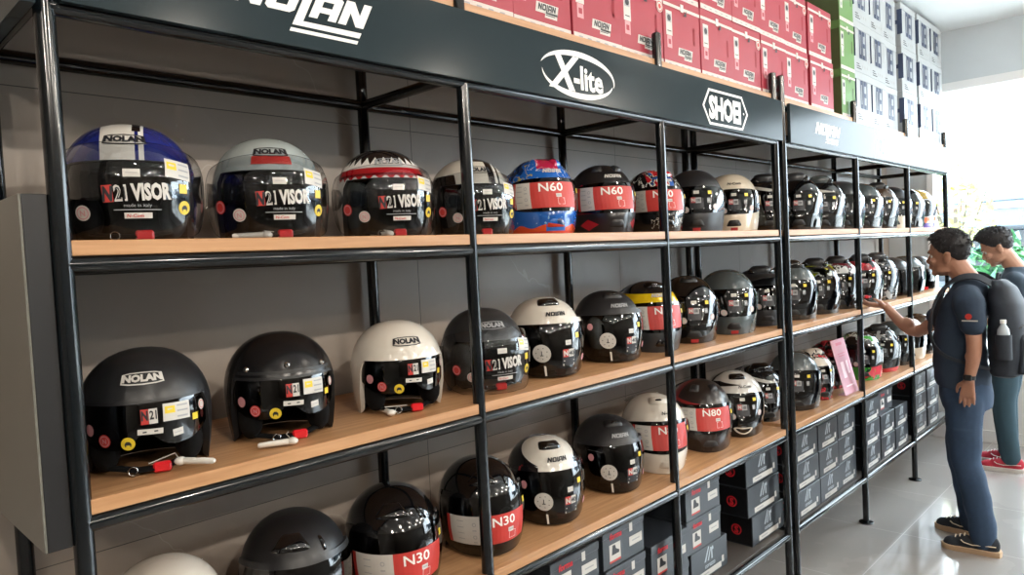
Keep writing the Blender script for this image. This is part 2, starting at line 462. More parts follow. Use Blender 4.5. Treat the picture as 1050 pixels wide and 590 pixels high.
# ------------------------------------------------------------------ helmet cartons on top of the racks
TB = 2.523
CARD_R = mat('red_carton', '#9c2739', .5, noise=.05, nscale=5)
CARD_RD = mat('dark_red_slot', '#8c1425', .7)
CARD_G = mat('green_carton', '#5f894a', .5, noise=.05)
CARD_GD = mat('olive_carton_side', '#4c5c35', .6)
CARD_W = mat('white_carton', '#a4aaae', .5, noise=.03)
STRIPE = mat('cream_stripe', '#c8bfb9', .5)
NAVY = mat('navy_print', '#3c4763', .5)
def carton(name, x, y, z, w, h, d, body, label, cat, group, kind, seal=False, rz=0.0):
    r = empty(name, (x+w/2, y, z), rz); tag(r, label, cat, group)
    M = Matrix.Translation((-w/2, 0, 0))
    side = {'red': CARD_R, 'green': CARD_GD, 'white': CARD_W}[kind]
    mb = MB(); mb.box(0, w, 0, d, 0, h*.85, 0, b=.002, M=M)
    mb.build('carton_body', body, r, smooth=0)
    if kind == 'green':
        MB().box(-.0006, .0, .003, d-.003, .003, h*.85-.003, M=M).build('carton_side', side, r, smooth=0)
    MB().box(-.0015, w+.0015, -.0015, d, h*.85+.0005, h-.0008, b=.002, M=M).build('lid', body, r, smooth=0)
    F = lambda mb, g, mi, u, v, s=1, o=.0006: flat(mb, g, mi, (u-w/2, -o, v), (1,0,0), (0,0,1), s)
    if kind in ('red', 'green'):
        s = MB(); F(s, rect_geo(w-.004, .022), 0, w/2, .0135)
        for k in range(5): F(s, rect_geo(.022, .005), 1, w*(.14+.17*k), .013, o=.001)
        s.build('printed_stripe', [STRIPE, GREY], r, smooth=0)
        s = MB(); F(s, rect_geo(w, .013), 0, w/2, h*.865, o=.0022); s.build('printed_stripe', [STRIPE], r, smooth=0)
        s = MB(); F(s, rect_geo(.046, .1), 0, w*.15, h*.61); F(s, rect_geo(.034, .034), 1, w*.15, h*.68, o=.001); F(s, disc_geo(.013), 2, w*.15, h*.68, o=.0013)
        F(s, rect_geo(.03, .004), 2, w*.15, h*.5, o=.001)
        s.build('shipping_label', [OFFW, GREY, DARKP], r, smooth=0)
        s = MB(); F(s, rect_geo(.036, .05), 0, w*.15, h*.35); F(s, rect_geo(.02, .02), 1, w*.15, h*.35, o=.001); s.build('size_label', [PINK if kind == 'red' else OFFW, CARD_R if kind == 'red' else GREY], r, smooth=0)
        if kind == 'red':
            s = MB(); F(s, rect_geo(.112, .034, shear=.2), 0, w*.57, h*.25); F(s, rect_geo(.062, .02, shear=.2), 0, w*.57+.02, h*.25-.02)
            F(s, sc(nolan_geo(), .0215), 1, w*.57, h*.25+.003, o=.001); s.build('brand_label', [OFFW, DARKP], r, smooth=0)
        s = MB(); v, fc = rect_geo(.016, .062); F(s, (v, fc), 0, w*.83, h*.53); F(s, disc_geo(.008), 0, w*.83, h*.53+.031); F(s, disc_geo(.008), 0, w*.83, h*.53-.031)
        s.build('hand_hole', [CARD_RD if kind == 'red' else CARD_GD], r, smooth=0)
        s = MB(); s.box(w*.5-.011, w*.5+.011, -.0035, -.0016, h*.82, h*.93, M=M); s.build('lid_tab', OFFW, r, smooth=0)
        s = MB(); F(s, poly_geo([[(-.012, -.014), (.012, -.014), (.012, .012)]]), 0, w*.57, h*.82, o=.0042); s.build('lid_notch', DARKP, r, smooth=0)
        if seal:
            s = MB(); F(s, disc_geo(.024, n=24), 0, w*.93, h*.79, o=.0026); F(s, disc_geo(.021, r2=.017, n=24), 1, w*.93, h*.79, o=.0031); F(s, disc_geo(.011, n=6), 1, w*.93, h*.79, o=.0031)
            s.build('round_seal', [OFFW, RED], r, smooth=0)
    else:
        s = MB(); g = block_geo('OEI')
        flat(s, g, 0, (w*.02, -.0021, h*.56), (w*.46/h,0,0), (0,0,1), h*.56)
        for k in range(3): F(s, rect_geo(.05+.02*k, .006), 1, w*.22+.01*k, h*.16-.014*k)
        for k in range(3): F(s, rect_geo(.016, .018), 2, w*(.5+.14*k), h*.13)
        s.build('lettering', [NAVY, DARKP, GREY], r, smooth=0)
        s = MB(); g = block_geo('SH')
        flat(s, g, 0, (-w/2-.0006, d*.30, h*.56), (0,-1,0), (0,0,1), h*.56); s.build('lettering', NAVY, r, smooth=0)
        
    return r
where = ['above the far end of the first header lettering', 'above the gap between the first two header logos', 'left above the oval header logo', 'directly above the oval header logo', 'right above the oval header logo',
         'behind the third post stub', 'left above the hexagon header logo', 'right above the hexagon header logo']
RW = .2955; RH = .293
grp = 'red helmet cartons stacked on the racks'
lower = ['first of the row', 'just left of the second post stub', 'behind the second post stub', 'over the left half of the oval logo', 'over the right half of the oval logo', 'behind the third post stub',
         'over the left end of the hexagon logo', 'over the middle of the hexagon logo', 'right of the hexagon logo', 'behind the twin post stubs', 'just right of the twin post stubs', 'last before the green cartons']
upper = ['far left, cut off by the top edge', 'second from the left end', 'third from the left end', 'above the left half of the oval logo', 'above the right half of the oval logo', 'above the third post stub',
         'fifth back from the last', 'fourth back from the last', 'third back from the last', 'above the twin post stubs', 'next to the last', 'last before the green cartons']
xs = [1.02+RW*(i-2) for i in range(11)]+[3.705]
for row in (0, 1):
    for i, x in enumerate(xs):
        w = RW-.004 if i < 11 else .335
        if i < (1, 4)[row]: continue
        carton('helmet_carton', x+(.007 if row and i < 11 else 0), .024+rnd.uniform(0, .010), TB+row*RH, w, RH, .34, CARD_R, 'red helmet carton, ' + ['lower', 'upper'][row] + ' row, ' + [lower, upper][row][i], 'carton', grp, 'red', seal=(i % 3 == (2, 1)[row] or i > 9))
for k in range(3):
    carton('helmet_carton', 4.175, .024, TB+k*.29, .235, .289, .36, CARD_G, 'green helmet carton, ' + ['bottom', 'middle', 'top'][k] + ' of the stack between red and white cartons', 'carton', 'green cartons on the farther rack', 'green')
cols = [(4.425, .305, 'next to the green stack'), (4.74, .305, 'in the second white stack from the green one'), (5.055, .30, 'in the third white stack from the green one'),
        (5.40, .36, 'in the third white stack from the window'), (5.80, .34, 'in the second white stack from the window'), (6.15, .335, 'in the end stack by the window')]
for ci, (x, w, t) in enumerate(cols):
    for k in range(3):
        carton('helmet_carton', x, [.03, .034, .05, .026, .022, .024][ci], TB+k*.318, w, .317, .37, CARD_W, ['lowest', 'middle', 'topmost'][k] + ' white helmet carton ' + t, 'carton', 'white helmet cartons on the farther rack', 'white')

# ------------------------------------------------------------------ shoe boxes on the lowest board
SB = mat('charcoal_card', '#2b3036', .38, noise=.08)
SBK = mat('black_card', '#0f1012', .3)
REDT = mat('red_lettering', '#c8202c', .5)
SILV = mat('silver_print', '#a9b2b8', .4)
def shoebox(x, y, z, w, d, h, kind, label, rz=0.0, group='motorcycle shoe boxes on the lowest board'):
    r = empty('shoe_box', (x+w/2, y, z), rz); tag(r, label, 'shoe box', group)
    M = Matrix.Translation((-w/2, 0, 0))
    body = SB
    MB().box(.003, w-.003, .003, d-.003, 0, h-.03, b=.001, M=M).build('box_body', body, r, smooth=0)
    MB().box(0, w, 0, d, h-.0305 if kind == 'red' else h*.04, h-.0008, b=.002, M=M).build('lid', [body if kind == 'red' else SB], r, smooth=0)
    F = lambda mb, g, mi, u, v, s=1, o=.0006: flat(mb, g, mi, (u-w/2, -o, v), (1,0,0), (0,0,1), s)
    if kind == 'red':
        s = MB(); F(s, sc(text_geo('forma', .03, .15), .022), 0, w*.3, h*.8, o=.001); s.build('lettering', REDT, r, smooth=0)
        s = MB(); F(s, rect_geo(.07, .062), 0, w*.28, h*.38, o=-.0016); F(s, poly_geo([[(-.022,-.016),(.024,-.016),(.026,-.006),(.006,.004),(.0,.02),(-.016,.02)]]), 1, w*.28, h*.42, o=-.0010)
        F(s, rect_geo(.07, .008), 2, w*.28, h*.38-.034, o=-.0013); s.build('picture_label', [OFFW, DARKP, RED], r, smooth=0)
        s = MB(); F(s, rect_geo(.085, .036), 0, w*.78, h*.42, o=-.0016); F(s, rect_geo(.02, .032), 0, w*.66, h*.80, o=.0008); F(s, rect_geo(.05, .005), 1, w*.78, h*.42, o=-.0010); s.build('size_label', [OFFW, GREY], r, smooth=0)
    else:
        s = MB()
        F(s, poly_geo([[(-.05,-.02),(-.012,.044),(-.004,.04),(-.036,-.02)], [(-.022,-.02),(.006,.036),(.012,.032),(-.01,-.02)], [(.012,-.02),(.012,.03),(.03,.036),(.034,.02),(.022,.018),(.024,-.02)]]), 0, w*.5, h*.66, o=.0008)
        F(s, sc(text_geo('corazzo', .02, .1), .02), 0, w*.5, h*.40, o=.0008); s.build('lettering', SILV, r, smooth=0)
        s = MB(); F(s, rect_geo(w*.62, .026), 0, w*.5, h*.17, o=.0008); F(s, rect_geo(w*.2, .006), 1, w*.36, h*.17, o=.0012); F(s, rect_geo(.02, .03), 0, w*.86, h*.3, o=.0008); s.build('size_label', [OFFW, GREY], r, smooth=0)
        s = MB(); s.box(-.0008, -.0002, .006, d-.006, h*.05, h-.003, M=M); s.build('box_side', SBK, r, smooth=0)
        s = MB()
        O = (-w/2-.0012, d*.28, h*.5)
        flat(s, disc_geo(.027, n=24, r2=.021), 0, O, (0,-1,0), (0,0,1)); flat(s, text_geo('S', .05), 0, O, (0,-1,0), (0,0,1), .032)
        s.build('side_logo', REDT, r, smooth=0)
    return r
z0 = SHOE_Z
H3 = .148
for k in range(3):
    shoebox(2.83+.03*(k == 0), .05+.004*k, z0+k*H3, .355, .30, H3-.0006, 'sail', ['bottom', 'middle', 'top'][k] + ' charcoal box with silver sail mark, by the twin posts')
shoebox(2.30, .06, z0, .32, .28, H3-.0006, 'sail', 'charcoal sail mark box at the bottom, under two boxes with red writing')
for k in range(2):
    shoebox(2.275, .06, z0+(k+1)*H3, .30, .28, H3-.0006, 'red', ['lower', 'upper'][k] + ' red lettered shoe box just right of the third post')
# bay with the opened, untidy cartons
shoebox(1.37, .05, z0, .30, .28, H3-.0006, 'red', 'shoe box at the bottom left of the untidy stacks')
shoebox(1.35, .045, z0+H3, .27, .28, H3-.0006, 'red', 'shoe box second from bottom in the leftmost stack')
shoebox(1.37, .04, z0+2*H3, .27, .28, H3-.012, 'red', 'topmost shoe box of the leftmost stack, dusty lid')
shoebox(1.68, .05, z0, .26, .28, H3-.0006, 'red', 'shoe box at the bottom of the tallest untidy stack')
shoebox(1.68, .045, z0+H3, .26, .28, H3-.0006, 'red', 'shoe box in the middle of the tallest untidy stack')
shoebox(1.675, .05, z0+2*H3, .27, .28, H3-.0006, 'red', 'topmost shoe box of the tallest untidy stack')
shoebox(1.96, .045, z0, .30, .28, H3-.0006, 'red', 'shoe box at the bottom behind the third post')
shoebox(1.97, .04, z0+H3, .28, .28, H3-.0006, 'red', 'shoe box with red writing behind the third post, top one')
shoebox(1.07, .05, z0, .29, .28, H3-.0006, 'red', 'shoe box at the bottom next to the second post')
shoebox(1.06, .05, z0+H3, .28, .28, H3-.0006, 'red', 'shoe box on top next to the second post')
# farther rack
for k in range(3):
    shoebox(3.30, .02+.004*k, z0+k*H3, .335, .30, H3-.0006, 'sail', ['bottom', 'middle', 'top'][k] + ' sail mark box right of the twin posts')
    shoebox(3.645, .02+.003*k, z0+k*H3, .29, .30, H3-.0006, 'sail', ['bottom', 'middle', 'top'][k] + ' sail mark box in the second stack past the twin posts')
    shoebox(3.955, .03, z0+k*H3, .285, .30, H3-.0006, 'sail', ['bottom', 'middle', 'top'][k] + ' sail mark box left of the post with the reaching hand')
    shoebox(4.37, .02, z0+k*H3, .30, .30, H3-.0006, 'sail', ['bottom', 'middle', 'top'][k] + ' sail mark box right of the post with the reaching hand')
for k in range(2):
    shoebox(4.69, .02, z0+k*H3, .29, .30, H3-.0006, 'sail', ['bottom', 'upper'][k] + ' sail mark box of the low stack below the open carton')
    shoebox(5.0, .02, z0+k*H3, .28, .30, H3-.0006, 'sail', ['bottom', 'upper'][k] + ' sail mark box of the stack before the next-to-last post')
shoebox(4.75, .05, z0+2*H3, .30, .28, H3-.0006, 'red', 'dark shoe box lying on two low sail mark stacks')
for k in range(3):
    shoebox(5.45, .02, z0+k*H3, .31, .30, H3-.0006, 'sail', ['bottom', 'middle', 'top'][k] + ' sail mark box in the last bay, left stack')
    shoebox(5.80, .02, z0+k*H3, .31, .30, H3-.0006, 'sail', ['bottom', 'middle', 'top'][k] + ' sail mark box in the last bay, right stack beside the person')

# pink price stand leaning on the second lowest display board
ps = empty('price_stand', (4.200, .026, TOP[1]+.001), 0); tag(ps, 'pink acrylic price stand leaning among the racing helmets', 'price stand')
PINKA = mat('pink_acrylic', '#d9a0ad', .25)
M = Matrix.Rotation(R(-14), 4, 'X')
MB().box(-.112, .112, 0, .004, 0, .34, b=.001, M=M).build('sign_plate', PINKA, ps, smooth=0)
MB().box(-.112, .112, -.003, .045, 0, .004, b=.001).build('foot', PINKA, ps, smooth=0)
s = MB()
def PF(g, mi, u, v): flat(s, g, mi, M @ Vector((u, -.0008, v)), M.to_3x3() @ Vector((1,0,0)), M.to_3x3() @ Vector((0,0,1)))
for k, (u, v, w_, h_) in enumerate([(0, .31, .1, .018), (0, .25, .12, .006), (0, .235, .1, .006), (-.03, .15, .05, .1), (.045, .16, .03, .08), (0, .05, .12, .008)]):
    PF(rect_geo(w_, h_), 0 if k < 3 else 1, u, v)
s.build('printed_notice', [mat('rose_print', '#c25c74', .5), mat('pale_rose_print', '#eac8cf', .5)], ps, smooth=0)
# ------------------------------------------------------------------ helmets
DREDP = mat('dark_red_plastic', '#a3262b', .35)
BRICK = mat('hazed_red_print', '#a8484c', .5)  # sticker red with the muting of haze put into its colour
def sm(t):
    t = max(0.0, min(1.0, t)); return t*t*(3-2*t)
S52 = math.sin(R(52))
class Surf:
    def __init__(s, a=.131, bf=.155, br=.165, h=.262, zc=.125, chin=0.0, ex=.88, nar=.10):
        s.nar = nar
        s.a, s.bf, s.br, s.h, s.zc, s.chin, s.ex = a, bf, br, h, zc, chin, ex
    def P(s, az, el, off=0.0):
        sa, ca = math.sin(R(az)), math.cos(R(az))
        if el >= 0:
            el = min(el, 90)
            z = s.zc+(s.h-s.zc)*math.sin(R(el))**.96; q = max(0, math.cos(R(el)))**s.ex
        else:
            t = math.sin(R(-el))/S52; z = s.zc-s.zc*t; q = 1-.10*t*t
        w = sm((ca+.35)/.7); b = s.bf*w+s.br*(1-w)
        x = s.a*q*sa; y = -b*q*ca
        if s.chin:
            y -= s.chin*math.exp(-(az/46.)**2)*sm((10-el)/38)
            x *= 1-.06*sm((-el-10)/40)*sm((ca-.1)/.6)
        n = Vector((x/s.a**2, y/b**2, (z-s.zc)/(s.h-s.zc)**2*.9))
        if n.length < 1e-9: n = Vector((0,0,1))
        p = Vector((x, y, z))+n.normalized()*off
        if p.z < .0006: p.z = .0006
        return p
    def put(s, mb, geo, mi, az, el, k=1.0, off=.001, rot=0.0):
        q = max(.25, math.cos(R(el))**s.ex if el > 0 else 1)
        rh = math.hypot(s.a*math.cos(R(az)), s.bf*math.sin(R(az)))*q
        rv = (s.h-s.zc)*1.02 if el > 0 else s.zc/S52
        if el > 25: rv = .142
        c, t = math.cos(R(rot)), math.sin(R(rot))
        f = off if callable(off) else (lambda A, E: off)
        vs = []
        for u, v in geo[0]:
            u, v = (u*c-v*t)*k, (u*t+v*c)*k
            A, E = az+math.degrees(u/rh), el+math.degrees(v/rv)
            vs.append(s.P(A, E, f(A, E)))
        mb.add(vs, geo[1], mi)

def jet_low(brow, a0=60, a1=80):
    return lambda az: brow+(-52-brow)*sm((abs(az)-a0)/(a1-a0))
def edge_patch(mb, S, az0, az1, lo, hi, off, mi, nu=36, nv=10, back=.006, emi=None):
    """patch between two edge curves lo(az), hi(az) on the surface, with its rim folded inwards"""
    o = off if callable(off) else (lambda A, E: off)
    def f(u, v, d=0.0):
        A = az0+(az1-az0)*u; l, h_ = lo(A), hi(A); E = l+(h_-l)*v
        return S.P(A, E, o(A, E)-d)
    mb.grid(f, nu, nv, mi)
    e = mi if emi is None else emi
    mb.grid(lambda u, v: f(u, 0, back*v), nu, 1, e); mb.grid(lambda u, v: f(u, 1, back*v), nu, 1, e)
    mb.grid(lambda u, v: f(0, u, back*v), nv, 1, e); mb.grid(lambda u, v: f(1, u, back*v), nv, 1, e)
def bump_patch(S, az, el, da, de, ht, m, name, r, taper=0.0, base=.0015, nu=14, nv=8):
    mb = MB()
    def f(u, v):
        a, e = u*2-1, v*2-1
        w = 1-taper*e
        return S.P(az+da*a*w, el+de*e, base-.003+(ht+.003)*(1-abs(a)**4)*(1-abs(e)**4))
    mb.grid(f, nu, nv); return mb.build(name, m, r, 50)

def round_sticker(S, r, az, el, rad, ring, core, off, mark=None):
    mb = MB(); S.put(mb, disc_geo(rad, n=22), 0, az, el, 1, off)
    o2 = (lambda A, E: off(A, E)+.0005) if callable(off) else off+.0005
    S.put(mb, disc_geo(rad*.82, n=22, r2=rad*.68), 1, az, el, 1, o2)
    if mark == 'turtle':
        S.put(mb, poly_geo([[(-.5,-.2),(.5,-.2),(.45,.1),(.2,.35),(-.2,.35),(-.45,.1)]]), 2, az, el, rad, o2); S.put(mb, rect_geo(.25, .2), 2, az+1.5, el, rad, o2)
        S.put(mb, rect_geo(.16, .3, x=.35, y=-.3), 2, az, el, rad, o2); S.put(mb, rect_geo(.16, .3, x=-.35, y=-.3), 2, az, el, rad, o2)
    elif mark == 'dial':
        for k in range(7):
            a = R(k*51.4+20); S.put(mb, rect_geo(.1, .1, x=.62*math.cos(a), y=.62*math.sin(a)), 2, az, el, rad, o2)
        S.put(mb, rect_geo(.09, .5, y=.05), 2, az, el, rad, o2); S.put(mb, rect_geo(.36, .1, y=-.2), 2, az, el, rad, o2)
    elif mark:
        S.put(mb, text_geo(mark, .03), 2, az, el, rad*.7, o2)
    mb.build('round_sticker', [core, ring, DARKP if mark in ('turtle', 'dial') else ring], r, smooth=0)
def label_sticker(S, r, az, el, w, h, off, rot=0, base=None, lines=2, block=None, name='price_sticker', lc=None):
    mb = MB(); o2 = (lambda A, E: off(A, E)+.0005) if callable(off) else off+.0005
    S.put(mb, rect_geo(w, h, 6, 3), 0, az, el, 1, off, rot)
    if block: S.put(mb, rect_geo(w*.36, h*.42, x=-w*.26, y=h*.12), 1, az, el, 1, o2, rot)
    for k in range(lines):
        S.put(mb, rect_geo(w*(.42 if block else .7), h*.09, 3, 1, x=w*(.2 if block else 0), y=h*(.3-.62*k/max(1, lines-1)) if lines > 1 else 0), 2, az, el, 1, o2, rot)
    mb.build(name, [base or OFFW, block or YEL, lc or GREY], r, smooth=0)

def sheet(S, r, text, az0, az1, azm, el0, el1, off, big=.03, code=True):
    """printed card on the visor: grey-white instruction panel at left, red model panel at right"""
    mb = MB(); lo = lambda A: el0; hi = lambda A: el1
    def gp(a0, a1, mi, o):
        mb.grid(lambda u, v: S.P(a0+(a1-a0)*u, el0+(el1-el0)*v, o), 12, 4, mi)
    gp(az0, azm, 0, off); gp(azm, az1, 1, off)
    o2 = off+.0006
    ec = (el0+el1)/2
    if az0 < -46: mb.grid(lambda u, v: S.P(az0+5*u, el0+(el1-el0)*v, o2), 2, 4, 1)
    for k in range(4): S.put(mb, rect_geo(.022, .0022), 2, az0+(azm-az0)*.40, el1-5-6.2*k, 1, o2)
    for k in range(2): S.put(mb, disc_geo(.006, n=10, r2=.004), 2, az0+(azm-az0)*.76, el1-8-13*k, 1, o2); S.put(mb, rect_geo(.012, .003), 2, az0+(azm-az0)*.76, el1-14-13*k, 1, o2)
    S.put(mb, text_geo(text, .015, 0, 1.25), 3, azm+(az1-azm)*.42, el1-7, big, o2)
    if code:
        S.put(mb, rect_geo(.02, .012), 0, azm+(az1-azm)*.56, ec-2, 1, o2); S.put(mb, rect_geo(.016, .003), 2, azm+(az1-azm)*.56, ec-2, 1, o2+.0004)
        S.put(mb, ring_geo([(-.013,-.011),(.013,-.011),(.013,.011),(-.013,.011)], [(-.012,-.010),(.012,-.010),(.012,.010),(-.012,.010)]), 3, azm+(az1-azm)*.6, el0+7, 1, o2)
    mb.build('model_card', [OFFW, RED, GREY, WHITE], r, smooth=0)

GRP = {1: 'helmets on the top display board', 2: 'helmets on the middle display board', 3: 'helmets on the lower display board'}
SUP = {1: 3, 2: 2, 3: 1}
def helmet(shelf, x, y, yaw, kind, label, shell, chin=None, logo_=None, marks='far', card=None, vent=None, spoiler=False, peak=None, tagw=None, tint=None,
           size=1.0, decor=None, pivot=None, trim=None, crown=None, buckle=True):
    nm = {'jet': 'open_face_helmet', 'bubble': 'open_face_helmet', 'touring': 'open_face_helmet', 'full': 'full_face_helmet'}[kind]
    r = empty(nm, (x, y, TOP[SUP[shelf]]+.0008), R(-yaw)); tag(r, label, 'helmet', GRP[shelf]); r.scale = tuple(size) if isinstance(size, tuple) else (size,)*3
    hi_detail = x < 3.3
    if kind == 'full': S = Surf(.131, .152, .168, .284, .140, .034)
    elif kind == 'touring': S = Surf(.135, .158, .162, .274, .130, .012)
    else: S = Surf(.136, .152, .158, .264, .124, 0, .88, .19)
    nu, nv = (72, 16) if hi_detail else (48, 10)
    brow = {'jet': 15, 'bubble': 17, 'touring': 22, 'full': 19}[kind]
    low = jet_low(brow, *{'jet': (60, 80), 'bubble': (60, 82), 'touring': (64, 88), 'full': (66, 86)}[kind])
    mb = MB()
    def sf(u, v, d=0.0):
        A = -180+360*u; l = low(A); return S.P(A, l+(90-l)*v, d)
    mb.grid(sf, nu, nv, 0)
    mb.grid(lambda u, v: sf(u, 0, .0012-.016*v), nu, 2, 1)
    mb.build('shell', [shell, trim or BLACKM], r, 50, merge=True)
    mb = MB()
    mb.grid(lambda u, v: sf(u, v, -.0165), 40, 8, 0); mb.grid(lambda u, v: sf(u, 0, -.0150-.018*v), 40, 2, 0)
    mb.build('liner', BLACKF, r, 60, merge=True)
    off = .006
    if kind in ('jet', 'bubble', 'touring'):
        for sx in (-1, 1):
            MB().ball((sx*.082, -.045, .056), (.030, .055, .050), 0, 12, 8).build('cheek_pad', BLACKF, r, 60)
    if kind == 'jet':
        bot = lambda A: -23+13*math.exp(-(A/13.)**2)+9*(abs(A)/60.)**4
        mb = MB(); edge_patch(mb, S, -66, 66, bot, lambda A: brow+4, -.004, 0, 44, 8, .003)
        mb.build('sun_visor', tint or SMOKE, r, 50, merge=True)
        # brow trim so that the visor sits under the shell edge
        mb = MB(); edge_patch(mb, S, -62, 62, lambda A: low(A)-1.0, lambda A: low(A)+1.6, .0022, 0, 40, 2, .004)
        mb.build('edge_trim', trim or BLACKM, r, 50, merge=True); off = -.003
    elif kind == 'bubble':
        def vo(A, E): return .010+.016*max(0, math.cos(R(A*.95)))**.6*sm((44-E)/40)*sm((E+75)/40)
        def vf(u, v, d=0.0):
            a, e = u*2-1, v*2-1
            A = 83*a*math.sqrt(max(.05, 1-.34*e*e if e < 0 else 1-.12*e*e)); E = -9+(41*e)*(1-.30*a*a)
            return S.P(A, E, vo(A, E)-d)
        mb = MB(); mb.grid(vf, 44, 16, 0)
        mb.build('clear_visor', tint or CLEAR, r, 60)
        mb = MB()
        for q in ((lambda u, v: vf(u, 0, .002*v-.0004)), (lambda u, v: vf(u, 1, .002*v-.0004)), (lambda u, v: vf(0, u, .002*v-.0004)), (lambda u, v: vf(1, u, .002*v-.0004))): mb.grid(q, 44, 1, 0)
        mb.build('visor_rim', glass('visor_rim_' + str(len(bpy.data.materials)), '#a8acb0', refl=1.6), r, 60)
        mb = MB(); edge_patch(mb, S, -62, 62, lambda A: -16+6*(A/62.)**2, lambda A: brow+4, -.005, 0, 30, 6, .003)
        mb.build('sun_visor', SMOKE, r, 50, merge=True)
        off = lambda A, E: vo(A, E)+.0012
        for sx in (-1, 1):
            mb = MB(); S.put(mb, disc_geo(.030, n=24), 0, sx*86, -2, 1, .012); mb.grid(lambda u, v: S.P(sx*86+19*math.cos(6.2832*u), -2+11*math.sin(6.2832*u), .012-.012*v), 24, 1, 0)
            mb.build('pivot_cover', pivot or BLACKM, r, 40, merge=True)
    elif kind == 'touring':
        bot = lambda A: -46+22*(abs(A)/84.)**5
        top = lambda A: brow+1-4*(abs(A)/84.)**3
        mb = MB(); edge_patch(mb, S, -80, 80, bot, top, .008, 0, 44, 12, .004); mb.build('long_visor', tint or SMOKE, r, 55, merge=True)
        mb = MB(); edge_patch(mb, S, -84, 84, lambda A: brow-1-3*(abs(A)/84.)**3, lambda A: brow+6-5*(abs(A)/84.)**2, lambda A, E: .006+.008*math.cos(R(A*.9)), 0, 44, 3, .010)
        mb.build('brow_ridge', shell, r, 55, merge=True)
        off = .0092
    else:
        ct = lambda A: -17+9*(abs(A)/86.)**3
        mb = MB(); edge_patch(mb, S, -86, 86, lambda A: -52, ct, .0035, 0, 44, 8, .014, 1); mb.build('chin_bar', [chin or shell, BLACKM], r, 55, merge=True)
        mb = MB(); edge_patch(mb, S, -84, 84, lambda A: -19+10*(abs(A)/86.)**3, lambda A: 23-9*(abs(A)/84.)**3, .0065, 0, 44, 10, .006); mb.build('visor', tint or SMOKE, r, 55, merge=True)
        MB().box(-.09, .09, -.06, .1, .012, .03, b=.008).build('neck_roll', BLACKF, r)
        for sx in (-1, 1):
            mb = MB(); S.put(mb, disc_geo(.020, n=20), 0, sx*84, 4, 1, .011); mb.grid(lambda u, v: S.P(sx*84+10*math.cos(6.2832*u), 4+8*math.sin(6.2832*u), .011-.01*v), 20, 1, 0)
            mb.build('pivot_cover', pivot or BLACKM, r, 40, merge=True)
        off = .0078
    # chin strap with its buckle
    if kind != 'full':
        MB().tube([(-.085, -.02, .05), (-.07, -.075, .018), (-.02, -.10, .012), (.03, -.10, .012), (.075, -.07, .02), (.085, -.02, .05)], .011, 8, flat=.35).build('chin_strap', BLACKF, r, 60)
        if buckle:
            MB().box(.008, .044, -.110, -.094, .002, .024, b=.004).build('strap_buckle', REDP, r)
            mb = MB(); mb.tube([(-.03+.009*math.cos(R(t)), -.108, .013+.009*math.sin(R(t))) for t in range(0, 361, 30)], .0016, 6); mb.build('buckle_ring', CHROME, r, 60)
    elif buckle:
        mb = MB(); S.put(mb, rect_geo(.036, .02, 4, 2), 0, 0, -45, 1, .0045); mb.build('chin_tab', DREDP, r, smooth=0)
    # brand mark on the brow
    if logo_:
        style, m = logo_[:2]
        mb = MB()
        if style == 'frame':
            e0 = brow+22
            fr = [(-.047,-.016),(-.03,-.019),(0,-.020),(.03,-.019),(.047,-.016),(.047,.012),(.03,.0165),(0,.018),(-.03,.0165),(-.047,.012)]
            inn = [(x_*.93, y_*.82) for x_, y_ in fr]
            if len(logo_) > 2: S.put(mb, poly_geo([fr]), 1, 0, e0, .84, .0012)
            S.put(mb, ring_geo(fr, inn), 0, 0, e0, .84, .002); S.put(mb, text_geo('NOLAN', .06, 0, .92), 0, 0, e0, .0160, .002)
            mb.build('brand_badge', [m, logo_[2] if len(logo_) > 2 else m], r, smooth=0)
        else:
            S.put(mb, nolan_geo(foot=False) if style == 'nolan' else text_geo(style, .03, .2), 0, logo_[2] if len(logo_) > 2 else 6, brow+(15 if kind != 'full' else 17), .017 if style == 'nolan' else .014, .0022)
            mb.build('brand_badge', m, r, smooth=0)
    # stickers
    if marks == 'visor21':
        o2 = lambda A, E: off(A, E)+.0005
        mb = MB(); S.put(mb, rect_geo(.021, .038, 2, 2), 0, -12, -9, .78, off, 3); S.put(mb, text_geo('N', .05, .1, .62), 1, -12, -9, .024, o2, 3)
        S.put(mb, text_geo('21', .04, 0, .62), 2, -3.8, -8.6, .026, off, 3); S.put(mb, text_geo('VISOR', .05, 0, .58), 2, 16.5, -7.6, .027, off, 3)
        S.put(mb, text_geo('21', .0, 0, .62), 1, -3.8, -8.6, .0215, o2, 3)
        S.put(mb, text_geo('made in italy', .0), 3, 7, -16.5, .006, off); S.put(mb, rect_geo(.075, .0016, 4, 1), 3, 7, -19.5, 1, off)
        S.put(mb, rect_geo(.044, .011, 4, 1), 2, 7, -23.5, 1, off); S.put(mb, text_geo('N-Com', .02, .1), 0, 5, -23.5, .006, o2)
        mb.build('model_sticker', [RED, DARKP, OFFW, GREY], r, smooth=0)
        label_sticker(S, r, 4, 4, .026, .013, off, name='barcode_sticker', lines=1)
        label_sticker(S, r, 38, 8, .054, .034, off, -7, block=YEL, lines=3)
        label_sticker(S, r, 41, -5, .018, .017, off, name='yellow_sticker', base=YEL, lines=0)
        round_sticker(S, r, -31, -21, .0145, PINK, OFFW, off, 'N'); round_sticker(S, r, -50, -14, .0145, PINK, RED, off); round_sticker(S, r, 42, -18, .0135, YEL, YEL, off, 'turtle')
    elif marks == 'n21':
        mb = MB(); S.put(mb, rect_geo(.015, .030, 2, 2), 0, 0, 3, 1, off); S.put(mb, text_geo('N', .05, 0, .7), 2, 0, 4, .018, off+.0005)
